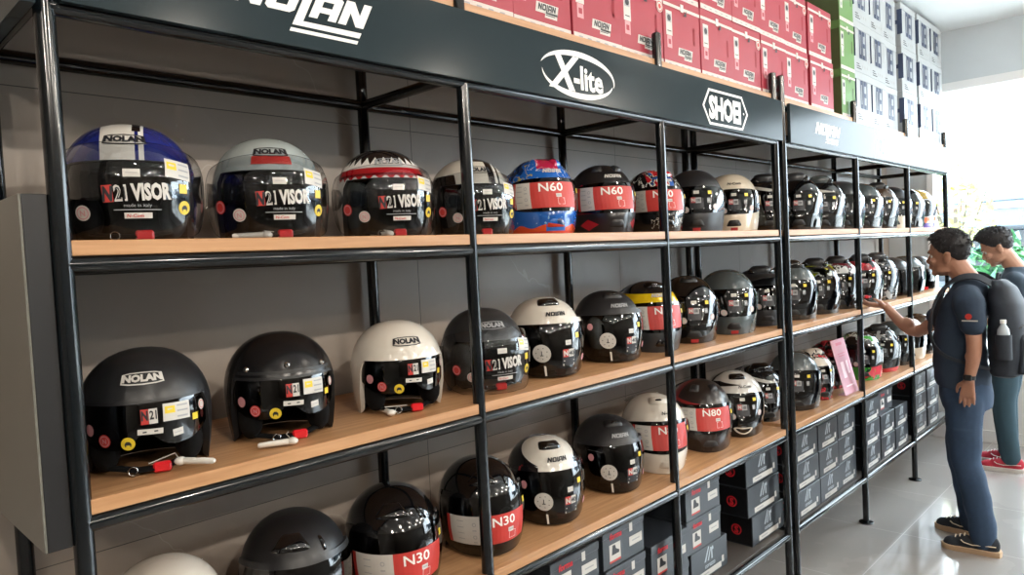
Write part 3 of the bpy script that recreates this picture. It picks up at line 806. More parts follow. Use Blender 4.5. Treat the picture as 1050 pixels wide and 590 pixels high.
        S.put(mb, rect_geo(.017, .030, 2, 2), 1, 7, 3, 1, off); S.put(mb, text_geo('21', .03, 0, .7), 2, 7, 4, .017, off+.0005); S.put(mb, rect_geo(.05, .012, 4, 1), 1, 4, -9, 1, off, -3); S.put(mb, rect_geo(.03, .003), 2, 4, -9, 1, off+.0005)
        mb.build('model_sticker', [RED, OFFW, DARKP], r, smooth=0)
        label_sticker(S, r, 28, 4, .062, .036, off, -2, block=YEL, lines=3)
        label_sticker(S, r, 47, -4, .017, .015, off, name='yellow_sticker', base=YEL, lines=0); label_sticker(S, r, 28, -13, .024, .016, off, 5, name='barcode_sticker', lines=1)
        round_sticker(S, r, -36, -14, .0145, PINK, RED, off, 'N'); round_sticker(S, r, -15, -17, .0145, YEL, YEL, off, 'turtle'); round_sticker(S, r, -52, -6, .013, PINK, PINK, off)
        round_sticker(S, r, 57, 4, .011, RED, OFFW, off)
        if decor == 'card': label_sticker(S, r, -24, 4, .062, .034, off, 4, lines=4, lc=DARKP, name='instruction_sticker')
    elif marks == 'dial':
        round_sticker(S, r, -22, -14, .030, OFFW, OFFW, off, 'dial')
        mb = MB(); mb.add([S.P(-21, -24, off-.002), S.P(-18, -24, off-.002), S.P(-17, -43, off+.003), S.P(-20, -43, off+.003)], [(0,1,2,3)]); mb.build('hang_tab', TAGW, r, smooth=0)
        mb = MB(); S.put(mb, rect_geo(.056, .052, 4, 3, y=-.008), 2, 18, -18, 1, off-.0006); S.put(mb, rect_geo(.02, .026), 0, 12, -15, 1, off); S.put(mb, rect_geo(.022, .026), 1, 21.5, -15, 1, off); S.put(mb, text_geo('N', .05), 1, 12, -15, .016, off+.0005); S.put(mb, text_geo('40', .03), 2, 21.5, -15, .014, off+.0005)
        S.put(mb, rect_geo(.045, .004), 1, 18, -24, 1, off); S.put(mb, rect_geo(.05, .008), 1, 18, -29, 1, off); mb.build('model_sticker', [RED, OFFW, DARKP], r, smooth=0)
        label_sticker(S, r, 17, -3, .022, .016, off, name='barcode_sticker', lines=1); label_sticker(S, r, 35, 4, .018, .016, off, name='yellow_sticker', base=YEL, lines=0)
        round_sticker(S, r, -48, 4, .012, PINK, PINK, off, 'N'); round_sticker(S, r, 52, -24, .013, PINK, PINK, off)
    elif marks == 'sport':
        round_sticker(S, r, -30, 4, .026, OFFW, OFFW, off, 'dial')
        mb = MB(); mb.add([S.P(-31, 12, off+.001), S.P(-29.5, 12, off+.001), S.P(-29.5, 22, off), S.P(-31, 22, off)], [(0,1,2,3)]); mb.build('hang_tab', TAGW, r, smooth=0)
    if marks in ('far', 'sport'):
        mb = MB(); S.put(mb, rect_geo(.056, .046, 4, 3, y=-.006), 2, 2, -3, 1, off-.0006); S.put(mb, rect_geo(.018, .024), 0, -4, 0, 1, off); S.put(mb, rect_geo(.022, .024), 1, 5, -.5, 1, off); S.put(mb, text_geo('N', .05), 3, -4, 0, .013, off+.0005); S.put(mb, text_geo('100', .03, 0, .6), 2, 5, -.5, .012, off+.0005); S.put(mb, rect_geo(.05, .005), 1, 4, -12, 1, off)
        mb.build('model_sticker', [BRICK, GREY, DARKP, OFFW], r, smooth=0)
        label_sticker(S, r, 2, 12, .022, .013, off, name='barcode_sticker', lines=1)
        label_sticker(S, r, 27, 11, .017, .014, off, name='yellow_sticker', base=YEL, lines=0); label_sticker(S, r, 24, -1, .014, .02, off, lines=2, base=GREY, lc=DARKP)
        if hi_detail or marks == 'sport' or shelf == 3:
            round_sticker(S, r, -18, -13, .013, PINK, OFFW, off); round_sticker(S, r, -31, -11, .013, PINK, PINK, off)
        if hi_detail: round_sticker(S, r, 38, -10, .013, PINK, OFFW, off)
    if card:
        sheet(S, r, card, *( ((-62, 40, -34, -14.5, 16.5) if card == 'N60' else (-54, 46, -22, -14.5, 16.5)) if kind == 'full' else (-62, 50, -14, -29, 1)), off, .0275 if card == 'N60' else .025)
        label_sticker(S, r, 54, 6, .016, .016, off, name='yellow_sticker', base=YEL, lines=0)
    # vents, spoilers, peaks
    if vent:
        vk, vm = vent
        if vk == 'top':
            bump_patch(S, 0, 62, 34, 9, .009, vm, 'top_vent', r, taper=-.15)
            bump_patch(S, 0, 60, 14, 3, .012, BLACKG, 'vent_slider', r)
        if vk == 'rear':
            for a_ in (-30, 30): bump_patch(S, a_, 56, 14, 9, .010, vm, 'top_vent', r)
        if vk == 'slots':
            bump_patch(S, -12, 46, 22, 11, .005, BLACKG, 'top_vent', r, taper=.3); bump_patch(S, 30, 38, 3, 9, .003, BLACKG, 'vent_slot', r); bump_patch(S, 16, 23, 22, 1.6, .004, BLACKG, 'brow_slot', r)
    if kind == 'full':
        bump_patch(S, 0, -34, 17, 7, .006, BLACKM if chin is None else (vent[1] if vent else BLACKM), 'chin_vent', r, taper=.35)
    if crown:
        bump_patch(S, 0, 66, 60, 13, .024, crown, 'crown_vent', r, taper=-.2, nu=20)
        for a_ in (-38, 38): bump_patch(S, a_, 58, 15, 6, .016, BLACKG, 'vent_slider', r)
    if spoiler:
        mb = MB()
        def fs(u, v, d):
            a = u*2-1; p = S.P(180+46*a, 60-26*v, .004+.022*v*v*(1-.5*a*a)-d); return p+Vector((0, .035*v*v*(1-a*a*.6), .004*v))
        mb.grid(lambda u, v: fs(u, v, 0), 16, 6); mb.grid(lambda u, v: fs(u, v, .008), 16, 6); mb.grid(lambda u, v: fs(u, 1, .008*v), 16, 1)
        mb.build('rear_spoiler', spoiler if spoiler is not True else BLACKM, r, 50)
    if peak:
        mb = MB()
        def fp(u, v, d):
            a = u*2-1; p = S.P(58*a*(1-.25*v), 52-30*v, .006)
            return p+Vector((0, -.105*v*v*(1-.35*a*a), .050*v*(1-.3*a*a)-d-.012*a*a*v))
        mb.grid(lambda u, v: fp(u, v, 0), 16, 8); mb.grid(lambda u, v: fp(u, v, .005), 16, 8); mb.grid(lambda u, v: fp(u, 1, .005*v), 16, 1); mb.grid(lambda u, v: fp(0, u, .005*v), 8, 1); mb.grid(lambda u, v: fp(1, u, .005*v), 8, 1)
        mb.build('peak', peak, r, 50)
    if decor == 'studs':
        mb = None
        for a_ in (-45, 0, 45):
            p = S.P(a_, brow+13-4*(abs(a_)/52)**2, .001); b_ = MB().ball(p, (.0075, .0075, .0075), 0, 12, 6); b_.ball(p+(p-Vector((0,0,.122))).normalized()*.0065, .003, 1, 8, 5); b_.build('snap_stud', [CHROME, BLACKM], r, 60)
        mb = MB(); edge_patch(mb, S, -58, 58, lambda A: brow+4.5, lambda A: brow+7.5, .0015, 0, 40, 2, .002); mb.build('brow_piping', BLACKM, r, 50, merge=True)
    if decor == 'chinring':
        mb = MB(); S.put(mb, ring_geo([(.044*math.cos(6.2832*i/24), .019*math.sin(6.2832*i/24)+.006*math.cos(6.2832*i/12)) for i in range(24)], [(.034*math.cos(6.2832*i/24), .011*math.sin(6.2832*i/24)+.006*math.cos(6.2832*i/12)) for i in range(24)]), 0, 0, -33, 1, .0105); mb.build('chin_ring', PW, r, smooth=0)
    if decor == 'redbar':
        mb = MB(); S.put(mb, rect_geo(.094, .024, 8, 3), 0, 0, brow+11, 1, .0015); mb.build('red_bar', RED, r, smooth=0)
    # white plastic security tag on its cord
    if tagw:
        tx, ty, ang, zz = tagw
        t = MB(); d = Vector((math.cos(R(ang)), math.sin(R(ang)), 0)); p = Vector((tx, ty, zz+.0105))
        t.tube([p, p+d*.012, p+d*.075, p+d*.08], [.006, .0075, .0065, .004], 10); t.ball(p, (.013, .013, .009), 0, 12, 8); t.tube([p, p+Vector((-.01, .03, .012)), (0, -.09, .02)], .0012, 6)
        t.build('security_tag', TAGW, r, 60)
    return r

# paint schemes (object-space graphics of the shells)
def G(name, base, gfx, rough=.16, coat=.5, **k): return mat(name, base, rough, coat=coat, gfx=gfx, **k)
def band(x, a, b): return x.gt(a) & x.lt(b)
PW = mat('pearl_white_paint', '#dcd6cb', .14, coat=.5)
PB = mat('gloss_black_paint', '#0d0e10', .09, coat=.6)
MB_ = mat('matt_black_paint', '#232427', .42)
MB2 = mat('flat_black_paint', '#1f2022', .36, noise=.05)
GR = mat('graphite_paint', '#3a3d40', .3, coat=.2)
SG = mat('slate_grey_paint', '#4a5254', .25, coat=.3)
BLUES = G('navy_racing_stripe_paint', '#232b70', lambda x, y, z, az, n: [(band(x, -.046, .036), '#dedbd4'), (band(x, .019, .026), '#232b70'), (band(x, .014, .03) & z.gt(.235), '#15151a')])
SILVER = mat('silver_grey_paint', '#a7b0ae', .22, coat=.4)
def shark(x, y, z, az, n):
    t1 = (az*4.6).tri(.5)*.05; front = y.lt(.05)
    return [((z.lt(.2-0.0)) & front, '#c8202a'), ((z.lt(t1*.55 + .163)) & front, '#e8e4de'), ((z.gt(.198) & z.lt(t1*.9+.208)) & front, '#e8e4de'), (front.lt(.5) & ((az*6.0).tri(.5)*.08+.12).gt(z), '#2a2a2e'),
            (((z - .178).abs().lt(.004)) & front, '#7b121a')]
SHARK = G('shark_mouth_paint', '#1d1a1b', shark)
CREAM = G('cream_black_stripe_paint', '#d9d3c6', lambda x, y, z, az, n: [(band(x, .03, .055), '#17171a'), (band(x, .066, .074), '#17171a'), (band(x, -.16, -.075) & z.lt(.2), '#2a2725'), (z.gt(.245) & band(x, -.02, .03), '#1a1a1c')])
BLUEG = G('electric_blue_graphic_paint', '#1f5fb4', lambda x, y, z, az, n: [(n.gt(.60), '#14305f'), (z.gt(.235) & x.abs().lt(.040), '#b3264a'), ((n - .5).abs().lt(.010) & x.abs().gt(.06), '#b5a63a'), (((z - .035 + (az*3.0).sin()*.012).lt(0)), '#c8402c'), ((n - .40).abs().lt(.006) & z.gt(.2), '#c8d4e0')], nscale=16.0)
BLUEC = G('electric_blue_chin_paint', '#1f5fb4', lambda x, y, z, az, n: [(n.gt(.66) & z.lt(.07), '#7fb0d8'), (((z - .03) + (az*9.0).sin()*.006).lt(0) & x.abs().gt(.035), '#d8502c'), ((z - .012).lt(0), '#c43a2a')], nscale=60.0)
REDBLK = G('black_red_panel_paint', '#1d1c1e', lambda x, y, z, az, n: [((az.abs() - .95).abs().lt(.30) & ((z - .175).abs() + (az.abs() - .95).abs()*.08).lt(.026), '#b0202e')], rough=.3, coat=.2)
REDBLC = G('black_red_chin_paint', '#1d1c1e', lambda x, y, z, az, n: [(((az.abs() - .72).abs()*.07 + (z - .038).abs()).lt(.022), '#b3202f'), ((z - .085).abs().lt(.004), '#6b1822')], rough=.3, coat=.2)
FLAG = G('black_flag_paint', '#15161a', lambda x, y, z, az, n: [(z.gt(.19) & band(x, -.06, .06) & n.gt(.5), '#b3242e'), (z.gt(.20) & band(x, -.055, .055) & n.lt(.43), '#2f5aa8'), ((n - .475).abs().lt(.015) & z.gt(.18), '#e3e1da')], nscale=22.0)
FLAGC = G('black_script_chin_paint', '#121316', lambda x, y, z, az, n: [((n - .5).abs().lt(.02) & (az - .1).abs().lt(.5) & band(z, .02, .065), '#c9c5bb')], nscale=46.0)
CREAMF = mat('cream_white_paint', '#d8cdb9', .18, coat=.5)
YELG = G('yellow_black_graphic_paint', '#e0bd1c', lambda x, y, z, az, n: [((z - .185 + az.abs()*.012).lt(0), '#8f7a17'), (z.gt(.235), '#1a1a1c'), ((az.abs() - 1.35).gt(0) & n.gt(.5), '#1b1b1d')], nscale=12.0)
WHG = G('white_black_panel_paint', '#dad6cd', lambda x, y, z, az, n: [((az.abs() - .42).gt(0) & (z - .200 - (az.abs() - .42)*.05).lt(0), '#17161a'), ((z - .178).abs().lt(.004), '#dad6cd'), (((az.abs() - .42).abs()*.05 + (z - .168).abs()).lt(.016), '#c2232c'), ((az.abs() - .92).abs().lt(.03) & z.lt(.2), '#7d2630'), (((az.abs() - .30).abs().lt(.10)) & z.lt(.172), '#1a1a1c')])
BLRED = G('black_crimson_paint', '#27211f', lambda x, y, z, az, n: [((n*.05 + z).gt(.215) & band(az, -2.0, -1.15), '#8e1f24'), (((z - .19 + az*.02).abs()).lt(.006), '#a02a2c')], rough=.3, coat=.2)
BLREDC = G('brown_black_chin_paint', '#2b2422', lambda x, y, z, az, n: [(((az.abs() - .8).abs()*.05 + (z - .05).abs()).lt(.012), '#4a1e1c')], rough=.25, coat=.3)
WHB = G('white_top_black_paint', '#d2cfca', lambda x, y, z, az, n: [(((z - .235).abs() + (az+.9).abs()*.012).lt(.012), '#161618'), ((az.abs() - 1.5).gt(0) & n.gt(.5), '#1c1c1e')], nscale=9.0)
SILSTR = G('black_silver_streak_paint', '#17181a', lambda x, y, z, az, n: [(((z - .21 + az*.03).abs()).lt(.008), '#b5b3ad'), (((z - .18 + az*.05).abs()).lt(.006), '#8d8c88')])
def rac(name, base, c2, c3, thr=.56, sc_=14.0):
    return G(name, base, lambda x, y, z, az, n: [(n.gt(thr), c2), ((n - thr + .03).abs().lt(.018), c3)], nscale=sc_)
RWH = rac('white_red_race_paint', '#d5cdc2', '#a51f2b', '#1a1a1c', .58)
RRED = rac('red_black_race_paint', '#7c1a24', '#141417', '#c43a44', .52)
RGRN = rac('green_black_race_paint', '#1a1c1e', '#3f9a34', '#c9d3cc', .57)
RGRNC = rac('green_red_chin_paint', '#2f9432', '#c2283a', '#12241a', .56, 9.0)
RSIL = rac('silver_black_race_paint', '#2a2c2f', '#9a9a98', '#15161a', .57, 18.0)
RSILC = G('black_red_lip_paint', '#1b1c1e', lambda x, y, z, az, n: [(z.lt(.028), '#b92c30')])
RFLU = rac('black_fluo_race_paint', '#202224', '#b9c622', '#e0e6e0', .63, 10.0)
RORG = G('white_orange_violet_paint', '#d9d4d0', lambda x, y, z, az, n: [((z - .075).lt(0) & n.gt(.46), '#d8683a'), (z.lt(.035), '#5a4a9a')], nscale=30.0)
GOLD = G('black_gold_crown_paint', '#23252a', lambda x, y, z, az, n: [(z.gt(.21) & az.abs().lt(.8), '#b59a52'), ((z - .2).abs().lt(.006), '#d8d8d8')])
BRZ = mat('bronze_paint', '#4a3b30', .2, coat=.5)
REDV = mat('red_panel_vent', '#8f1f2a', .35)
FLUO = mat('fluo_yellow_plastic', '#c9cf2a', .35)
H = helmet
# top display board
H(1, 0.195, 0.2, 21, 'bubble', 'navy blue open-face helmet with white centre stripe and clear visor', BLUES, logo_=('frame', DARKP, OFFW), marks='visor21', size=1.01)
H(1, 0.53, 0.205, 22, 'bubble', 'silver-grey open-face helmet with a red bar on its brow', SILVER, logo_=('frame', DARKP), marks='visor21', decor='redbar', tagw=(-.02, -.13, 175, 0), size=1.0)
H(1, 0.893, 0.205, 25, 'bubble', 'helmet with a red shark-tooth mouth painted above the clear visor', SHARK, logo_=('frame', GREY), marks='visor21', trim=BLACKM, tagw=(-.01, -.125, 120, 0), size=.99)
H(1, 1.252, 0.215, 27, 'bubble', 'cream open-face helmet with black stripes, half hidden by the second post', CREAM, logo_=('frame', DARKP), marks='visor21', size=.985)
H(1, 1.615, 0.225, 30, 'full', 'bright blue full-face helmet with orange chin flames and red model card', BLUEG, BLUEC, logo_=('nolan', OFFW), marks=None, card='N60', vent=('rear', BLUEG), spoiler=BLUEG, buckle=False)
H(1, 2, 0.23, 34, 'full', 'black full-face helmet with dark red panels and red model card, top board', REDBLK, REDBLC, logo_=('nolan', OFFW), marks=None, card='N60', vent=('rear', MB_), spoiler=True, buckle=False)
H(1, 2.385, 0.23, 38, 'full', 'black full-face helmet with a flag pattern on its crown, behind the third post', FLAG, FLAGC, logo_=('nolan', OFFW), marks=None, card='N60', vent=('rear', FLAG), spoiler=FLAG, buckle=False)
H(1, 2.72, 0.22, 57, 'full', 'matt black modular helmet beside the cream one, top board', MB_, MB_, marks='far', pivot=MB_, size=1.06)
H(1, 3.09, 0.22, 58, 'full', 'cream white modular helmet on the top board', CREAMF, CREAMF, logo_=('N-Com', DARKP), marks='far', pivot=CREAMF, size=1.06)
H(1, 3.48, 0.23, 52, 'full', 'black helmet with silver streaks, half hidden by the twin posts, top board', SILSTR, PB, marks='far', spoiler=True, buckle=False, size=1.06, crown=MB_)
H(1, 3.8, 0.175, 62, 'full', 'glossy black full-face helmet just past the twin posts, top board', PB, PB, marks='far', spoiler=True, buckle=False, size=(1.1, 0.9, 1.12), crown=GR)
H(1, 4.165, 0.175, 62, 'full', 'black full-face helmet with silver swallow chin lines, top board', SILSTR, SILSTR, marks='far', spoiler=GR, buckle=False, size=(1.1, 0.9, 1.12), crown=SG)
H(1, 4.51, 0.175, 62, 'full', 'graphite full-face helmet half hidden by the post above the reaching hand', GR, PB, marks='far', buckle=False, size=(1.1, 0.9, 1.12))
H(1, 4.86, 0.17, 62, 'full', 'slate grey full-face helmet just past the post above the reaching hand', SG, PB, marks='far', buckle=False, size=(1.1, 0.9, 1.12))
H(1, 5.2, 0.17, 62, 'full', 'black full-face helmet with a bronze brow band, top board', BRZ, PB, marks='far', spoiler=True, buckle=False, size=(1.1, 0.9, 1.12), crown=MB_)
H(1, 5.52, 0.17, 62, 'full', 'full-face helmet with a cream chin bar behind the next-to-last post', MB_, CREAMF, marks='far', buckle=False, size=(1.1, 0.9, 1.12))
H(1, 5.84, 0.165, 62, 'full', 'glossy black full-face helmet next to the last one of the top board', PB, PB, marks='far', buckle=False, size=(1.1, 0.9, 1.12))
H(1, 6.155, 0.165, 62, 'full', 'last helmet of the top board, white chin with orange and violet paint', GOLD, RORG, marks=None, buckle=False, size=(1.1, 0.9, 1.12))
# middle display board
H(2, 0.185, 0.17, 20, 'jet', 'matt black open-face helmet with a framed silver brow badge', MB2, logo_=('frame', OFFW), marks='n21', tagw=(.062, -.118, -35, .012), size=1.0)
H(2, 0.515, 0.175, 20, 'jet', 'satin black open-face helmet with round snap studs along the brow', mat('satin_black_paint', '#151517', .26), marks='n21', decor='studs', tagw=(.0, -.155, 178, 0), size=1.0)
H(2, 0.885, 0.17, 22, 'jet', 'pearl white open-face helmet with dark visor and framed black brow badge', PW, logo_=('frame', DARKP), marks='n21', tagw=(-.055, -.12, 100, 0), trim=PW, size=0.98)
H(2, 1.25, 0.185, 27, 'bubble', 'dark graphite open-face helmet with clear bubble visor, behind the second post', mat('dark_graphite_paint', '#2e3032', .3), logo_=('frame', GREY), marks='visor21', size=1.0)
H(2, 1.575, 0.2, 33, 'touring', 'cream white open-face helmet with black top vent and long visor', PW, logo_=('nolan', DARKP), marks='dial', vent=('top', BLACKG), size=1.01)
H(2, 1.96, 0.2, 34, 'touring', 'matt black open-face helmet with white dial sticker, left of the yellow helmet', MB_, logo_=('nolan', GREY), marks='dial', vent=('top', BLACKM), size=1.0)
H(2, 2.285, 0.215, 38, 'full', 'bright yellow and black full-face helmet with a red model card', YELG, GR, logo_=('nolan', OFFW), marks=None, card='N80', vent=('top', BLACKG), spoiler=MB_, buckle=False, size=1.04)
H(2, 2.61, 0.215, 50, 'full', 'glossy black modular helmet with red chin tab, right of the third post', PB, PB, marks='far', vent=('top', BLACKM), pivot=PB, size=1.06)
H(2, 2.98, 0.205, 52, 'full', 'slate grey modular helmet with arched visor rim and red chin tab', SG, SG, marks='far', pivot=SG, size=1.1)
H(2, 3.37, 0.22, 50, 'full', 'matt black touring helmet with raised peak, behind the twin posts', MB_, MB_, marks='sport', peak=MB_, buckle=False, size=1.06, crown=MB_)
H(2, 3.685, 0.175, 62, 'full', 'glossy dark full-face helmet just past the twin posts, middle board', SG, PB, marks='far', spoiler=True, buckle=False, size=(1.1, 0.9, 1.12), crown=PB)
H(2, 4.04, 0.175, 62, 'full', 'dark full-face helmet with a fluorescent yellow peak, middle board', RFLU, PB, marks='sport', peak=rac('black_fluo_peak', '#1b1c1e', '#c9cf2a', '#c9cf2a', .6, 9.0), spoiler=True, buckle=False, size=(1.1, 0.9, 1.12), crown=MB_)
H(2, 4.39, 0.175, 62, 'full', 'dark full-face helmet with white and dark red crown, middle board', rac('white_maroon_paint', '#cfd0cf', '#5a1c24', '#1b1b1d', .55), PB, marks='sport', buckle=False, size=(1.1, 0.9, 1.12), crown=MB_)
H(2, 4.81, 0.17, 62, 'full', 'dark helmet with a red crown just right of the post by the reaching hand', RRED, PB, marks='far', buckle=False, size=(1.1, 0.9, 1.12), crown=MB_)
H(2, 5.15, 0.17, 62, 'full', 'silver streaked black full-face helmet above the reaching hand', RSIL, RSIL, marks='far', buckle=False, size=(1.1, 0.9, 1.12), crown=GR)
H(2, 5.49, 0.17, 50, 'touring', 'graphite open-face helmet left of the next-to-last post, middle board', GR, marks=None, size=(1.03, 0.97, 1.05))
H(2, 5.83, 0.17, 50, 'touring', 'slate grey open-face helmet right of the next-to-last post, middle board', SG, marks=None, size=(1.03, 0.97, 1.05))
H(2, 6.15, 0.17, 50, 'jet', 'last helmet of the middle board, dark, beside the face of the reaching person', GR, marks=None, size=(1.03, 0.97, 1.05))
# lower display board
H(3, 0.215, 0.23, 20, 'jet', 'white helmet of which only the crown shows at the bottom edge', PW, marks='n21')
H(3, 0.545, 0.215, 21, 'touring', 'matt black helmet with glossy crown vent, lower board', mat('soft_black_paint', '#1c1d20', .38), marks=None, vent=('slots', BLACKG), size=1.04)
H(3, 0.855, 0.2, 24, 'touring', 'glossy black helmet with red model card, left of the second post, lower board', PB, marks=None, card='N30', vent=('slots', BLACKG), size=1.02)
H(3, 1.215, 0.2, 28, 'touring', 'glossy black helmet with red model card, behind the second post, lower board', PB, marks=None, card='N30', vent=('slots', BLACKG), size=1.02)
H(3, 1.545, 0.205, 31, 'touring', 'white open-face helmet with black side panels and red brow marks', WHG, logo_=('nolan', DARKP), marks='dial', vent=('top', BLACKG), size=1.02)
H(3, 1.945, 0.215, 33, 'touring', 'matt black open-face helmet with white dial sticker on the lower board', MB_, logo_=('nolan', GREY), marks='dial', vent=('top', BLACKM), size=1.01)
H(3, 2.29, 0.215, 41, 'full', 'white full-face helmet with red model card, behind the third post', PW, PW, logo_=('N-Com', DARKP, 16), marks=None, card='N80', vent=('top', PW), spoiler=PW, buckle=False, size=1.08)
H(3, 2.69, 0.21, 48, 'full', 'black and crimson full-face helmet with red model card, lower board', BLRED, BLREDC, marks=None, card='N80', vent=('rear', MB_), spoiler=True, buckle=False, size=1.08)
H(3, 3.02, 0.20, 52, 'full', 'black full-face helmet with white crown and white chin ring', WHB, PB, logo_=('N-Com', DARKP, 14), marks='sport', vent=('top', BLACKG), buckle=False, decor='chinring', size=1.06)
H(3, 3.365, 0.24, 46, 'full', 'black streaked full-face helmet behind the twin posts, lower board', SILSTR, PB, marks='sport', spoiler=True, buckle=False, size=1.0, crown=PB)
H(3, 3.695, 0.175, 62, 'full', 'dark slate full-face helmet with chin ring past the twin posts, lower board', SG, PB, marks='sport', buckle=False, size=(1.1, 0.9, 1.12))
H(3, 4.02, 0.215, 40, 'full', 'white and red racing helmet left of the pink price stand', RWH, RRED, marks='far', buckle=False, size=1.0, crown=RWH)
H(3, 4.42, 0.25, 62, 'full', 'red and black racing helmet behind the pink price stand', RRED, RRED, marks='far', buckle=False, size=1.0, crown=RRED)
H(3, 4.78, 0.175, 62, 'full', 'black racing helmet with green and red chin, right of the pink price stand', RGRN, RGRNC, marks='far', buckle=False, size=(1.1, 0.9, 1.12))
H(3, 5.15, 0.17, 62, 'full', 'silver streaked black racing helmet with a red lower lip', RSIL, RSILC, marks='far', buckle=False, size=(1.1, 0.9, 1.12), crown=MB_)
H(3, 5.48, 0.17, 62, 'full', 'dark grey full-face helmet left of the next-to-last post, lower board', SG, PB, marks='far', buckle=False, size=(1.1, 0.9, 1.12))
H(3, 5.81, 0.17, 62, 'full', 'cream white full-face helmet right of the next-to-last post, lower board', CREAMF, CREAMF, marks=None, buckle=False, size=(1.1, 0.9, 1.12))
H(3, 6.14, 0.17, 62, 'full', 'last helmet of the lower board, dark bronze', BRZ, PB, marks=None, buckle=False, size=(1.1, 0.9, 1.12))
# ------------------------------------------------------------------ people
import bmesh
def unify(name, mb, m, parent, voxel=.005, it=4, disp=None):
    """fuse overlapping closed volumes into one continuous surface"""
    me = bpy.data.meshes.new('t'); me.from_pydata(mb.v, [], mb.f)
    bm = bmesh.new(); bm.from_mesh(me); bmesh.ops.recalc_face_normals(bm, faces=bm.faces); bm.to_mesh(me); bm.free()
    o = bpy.data.objects.new('t', me); COL.objects.link(o)
    md = o.modifiers.new('r', 'REMESH'); md.mode = 'VOXEL'; md.voxel_size = voxel
    dg = bpy.context.evaluated_depsgraph_get(); dg.update()
    res = bpy.data.meshes.new_from_object(o.evaluated_get(dg)); bpy.data.objects.remove(o); bpy.data.meshes.remove(me)
    bm = bmesh.new(); bm.from_mesh(res)
    for _ in range(it): bmesh.ops.smooth_vert(bm, verts=bm.verts, factor=.5, use_axis_x=True, use_axis_y=True, use_axis_z=True)
    if disp:
        bm.normal_update()
        for v in bm.verts: v.co += v.normal*disp(v.co)
    bm.to_mesh(res); bm.free(); res.name = name
    res.materials.clear(); res.materials.append(m); res.shade_smooth()
    r = bpy.data.objects.new(name, res); COL.objects.link(r); r.parent = parent
    return r
def loft(mb, secs, n=28, ex=1.0):
    """closed body of horizontal elliptic sections (cx, cy, z, rx, ry)"""
    vs = []; fs = []
    for cx, cy, z, rx, ry in secs:
        for k in range(n):
            t = 2*math.pi*k/n; c, s_ = math.cos(t), math.sin(t)
            vs.append((cx+rx*math.copysign(abs(c)**ex, c), cy+ry*math.copysign(abs(s_)**ex, s_), z))
    for i in range(len(secs)-1):
        for k in range(n):
            k2 = (k+1) % n; fs.append((i*n+k, i*n+k2, (i+1)*n+k2, (i+1)*n+k))
    fs.append(list(range(n))[::-1]); fs.append([(len(secs)-1)*n+k for k in range(n)])
    mb.add(vs, fs)
def limb(mb, pts, rad, n=16):
    """tapered limb with rounded ends, resampled smoothly through its joints"""
    P = [Vector(p) for p in pts]; out = []; rr = []
    for i in range(len(P)-1):
        p0, p1, p2, p3 = P[max(i-1, 0)], P[i], P[i+1], P[min(i+2, len(P)-1)]
        for k in range(6):
            t = k/6
            c = .5*((2*p1)+(p2-p0)*t+(2*p0-5*p1+4*p2-p3)*t*t+(3*p1-p0-3*p2+p3)*t**3)*1.0
            out.append(c); rr.append(rad[i]+(rad[i+1]-rad[i])*sm(t))
    out.append(P[-1]); rr.append(rad[-1])
    mb.tube(out, rr, n); mb.ball(out[0], rr[0], 0, n, 8); mb.ball(out[-1], rr[-1], 0, n, 8)
def hand(mb, wrist, d, side, nrm, k=1.0, curl=.35, spread=.12):
    """palm, four unequal fingers and a thumb; d points to the fingertips, nrm out of the palm, side towards the thumb"""
    w, d, s_, nn = Vector(wrist), Vector(d).normalized(), Vector(side).normalized(), Vector(nrm).normalized()
    for a in range(7):
        t = a/6
        for q in (-1, -.33, .33, 1):
            mb.ball(w+d*(.012+.078*t)*k+s_*q*(.016+.013*t)*k, .0145*k-.002*t, 0, 10, 6)
    L = [.066, .078, .074, .058]
    for i in range(4):
        off = (1-i*.667)*.031
        p = w+d*(.088-.004*abs(i-1.3))*k+s_*off*k
        dd = (d+s_*spread*(1-i*.667)*.6).normalized(); pts = [p-dd*.012]; c = 0
        for j, fr in enumerate((.45, .32, .23)):
            c += curl*(.6+.5*j)
            step = (dd*math.cos(c)+nn*math.sin(c))*L[i]*fr*k; pts.append(pts[-1]+step if j else p+step)
        mb.tube([pts[0]]+pts[1:], [.0092*k, .0088*k, .008*k, .0064*k], 10); mb.ball(pts[-1], .0066*k, 0, 10, 6)
        for q in pts[1:-1]: mb.ball(q, .0088*k, 0, 10, 6)
    t0 = w+d*.022*k+s_*.024*k; t1 = t0+(d*.55+s_*.75+nn*.3).normalized()*.036*k; t2 = t1+(d*.9+s_*.25+nn*.4).normalized()*.030*k; t3 = t2+(d*1+nn*.35).normalized()*.022*k
    mb.tube([t0, t1, t2, t3], [.015*k, .0115*k, .0095*k, .007*k], 10)
    for q, r_ in ((t0, .015), (t1, .0115), (t2, .0095), (t3, .007)): mb.ball(q, r_*k, 0, 10, 6)
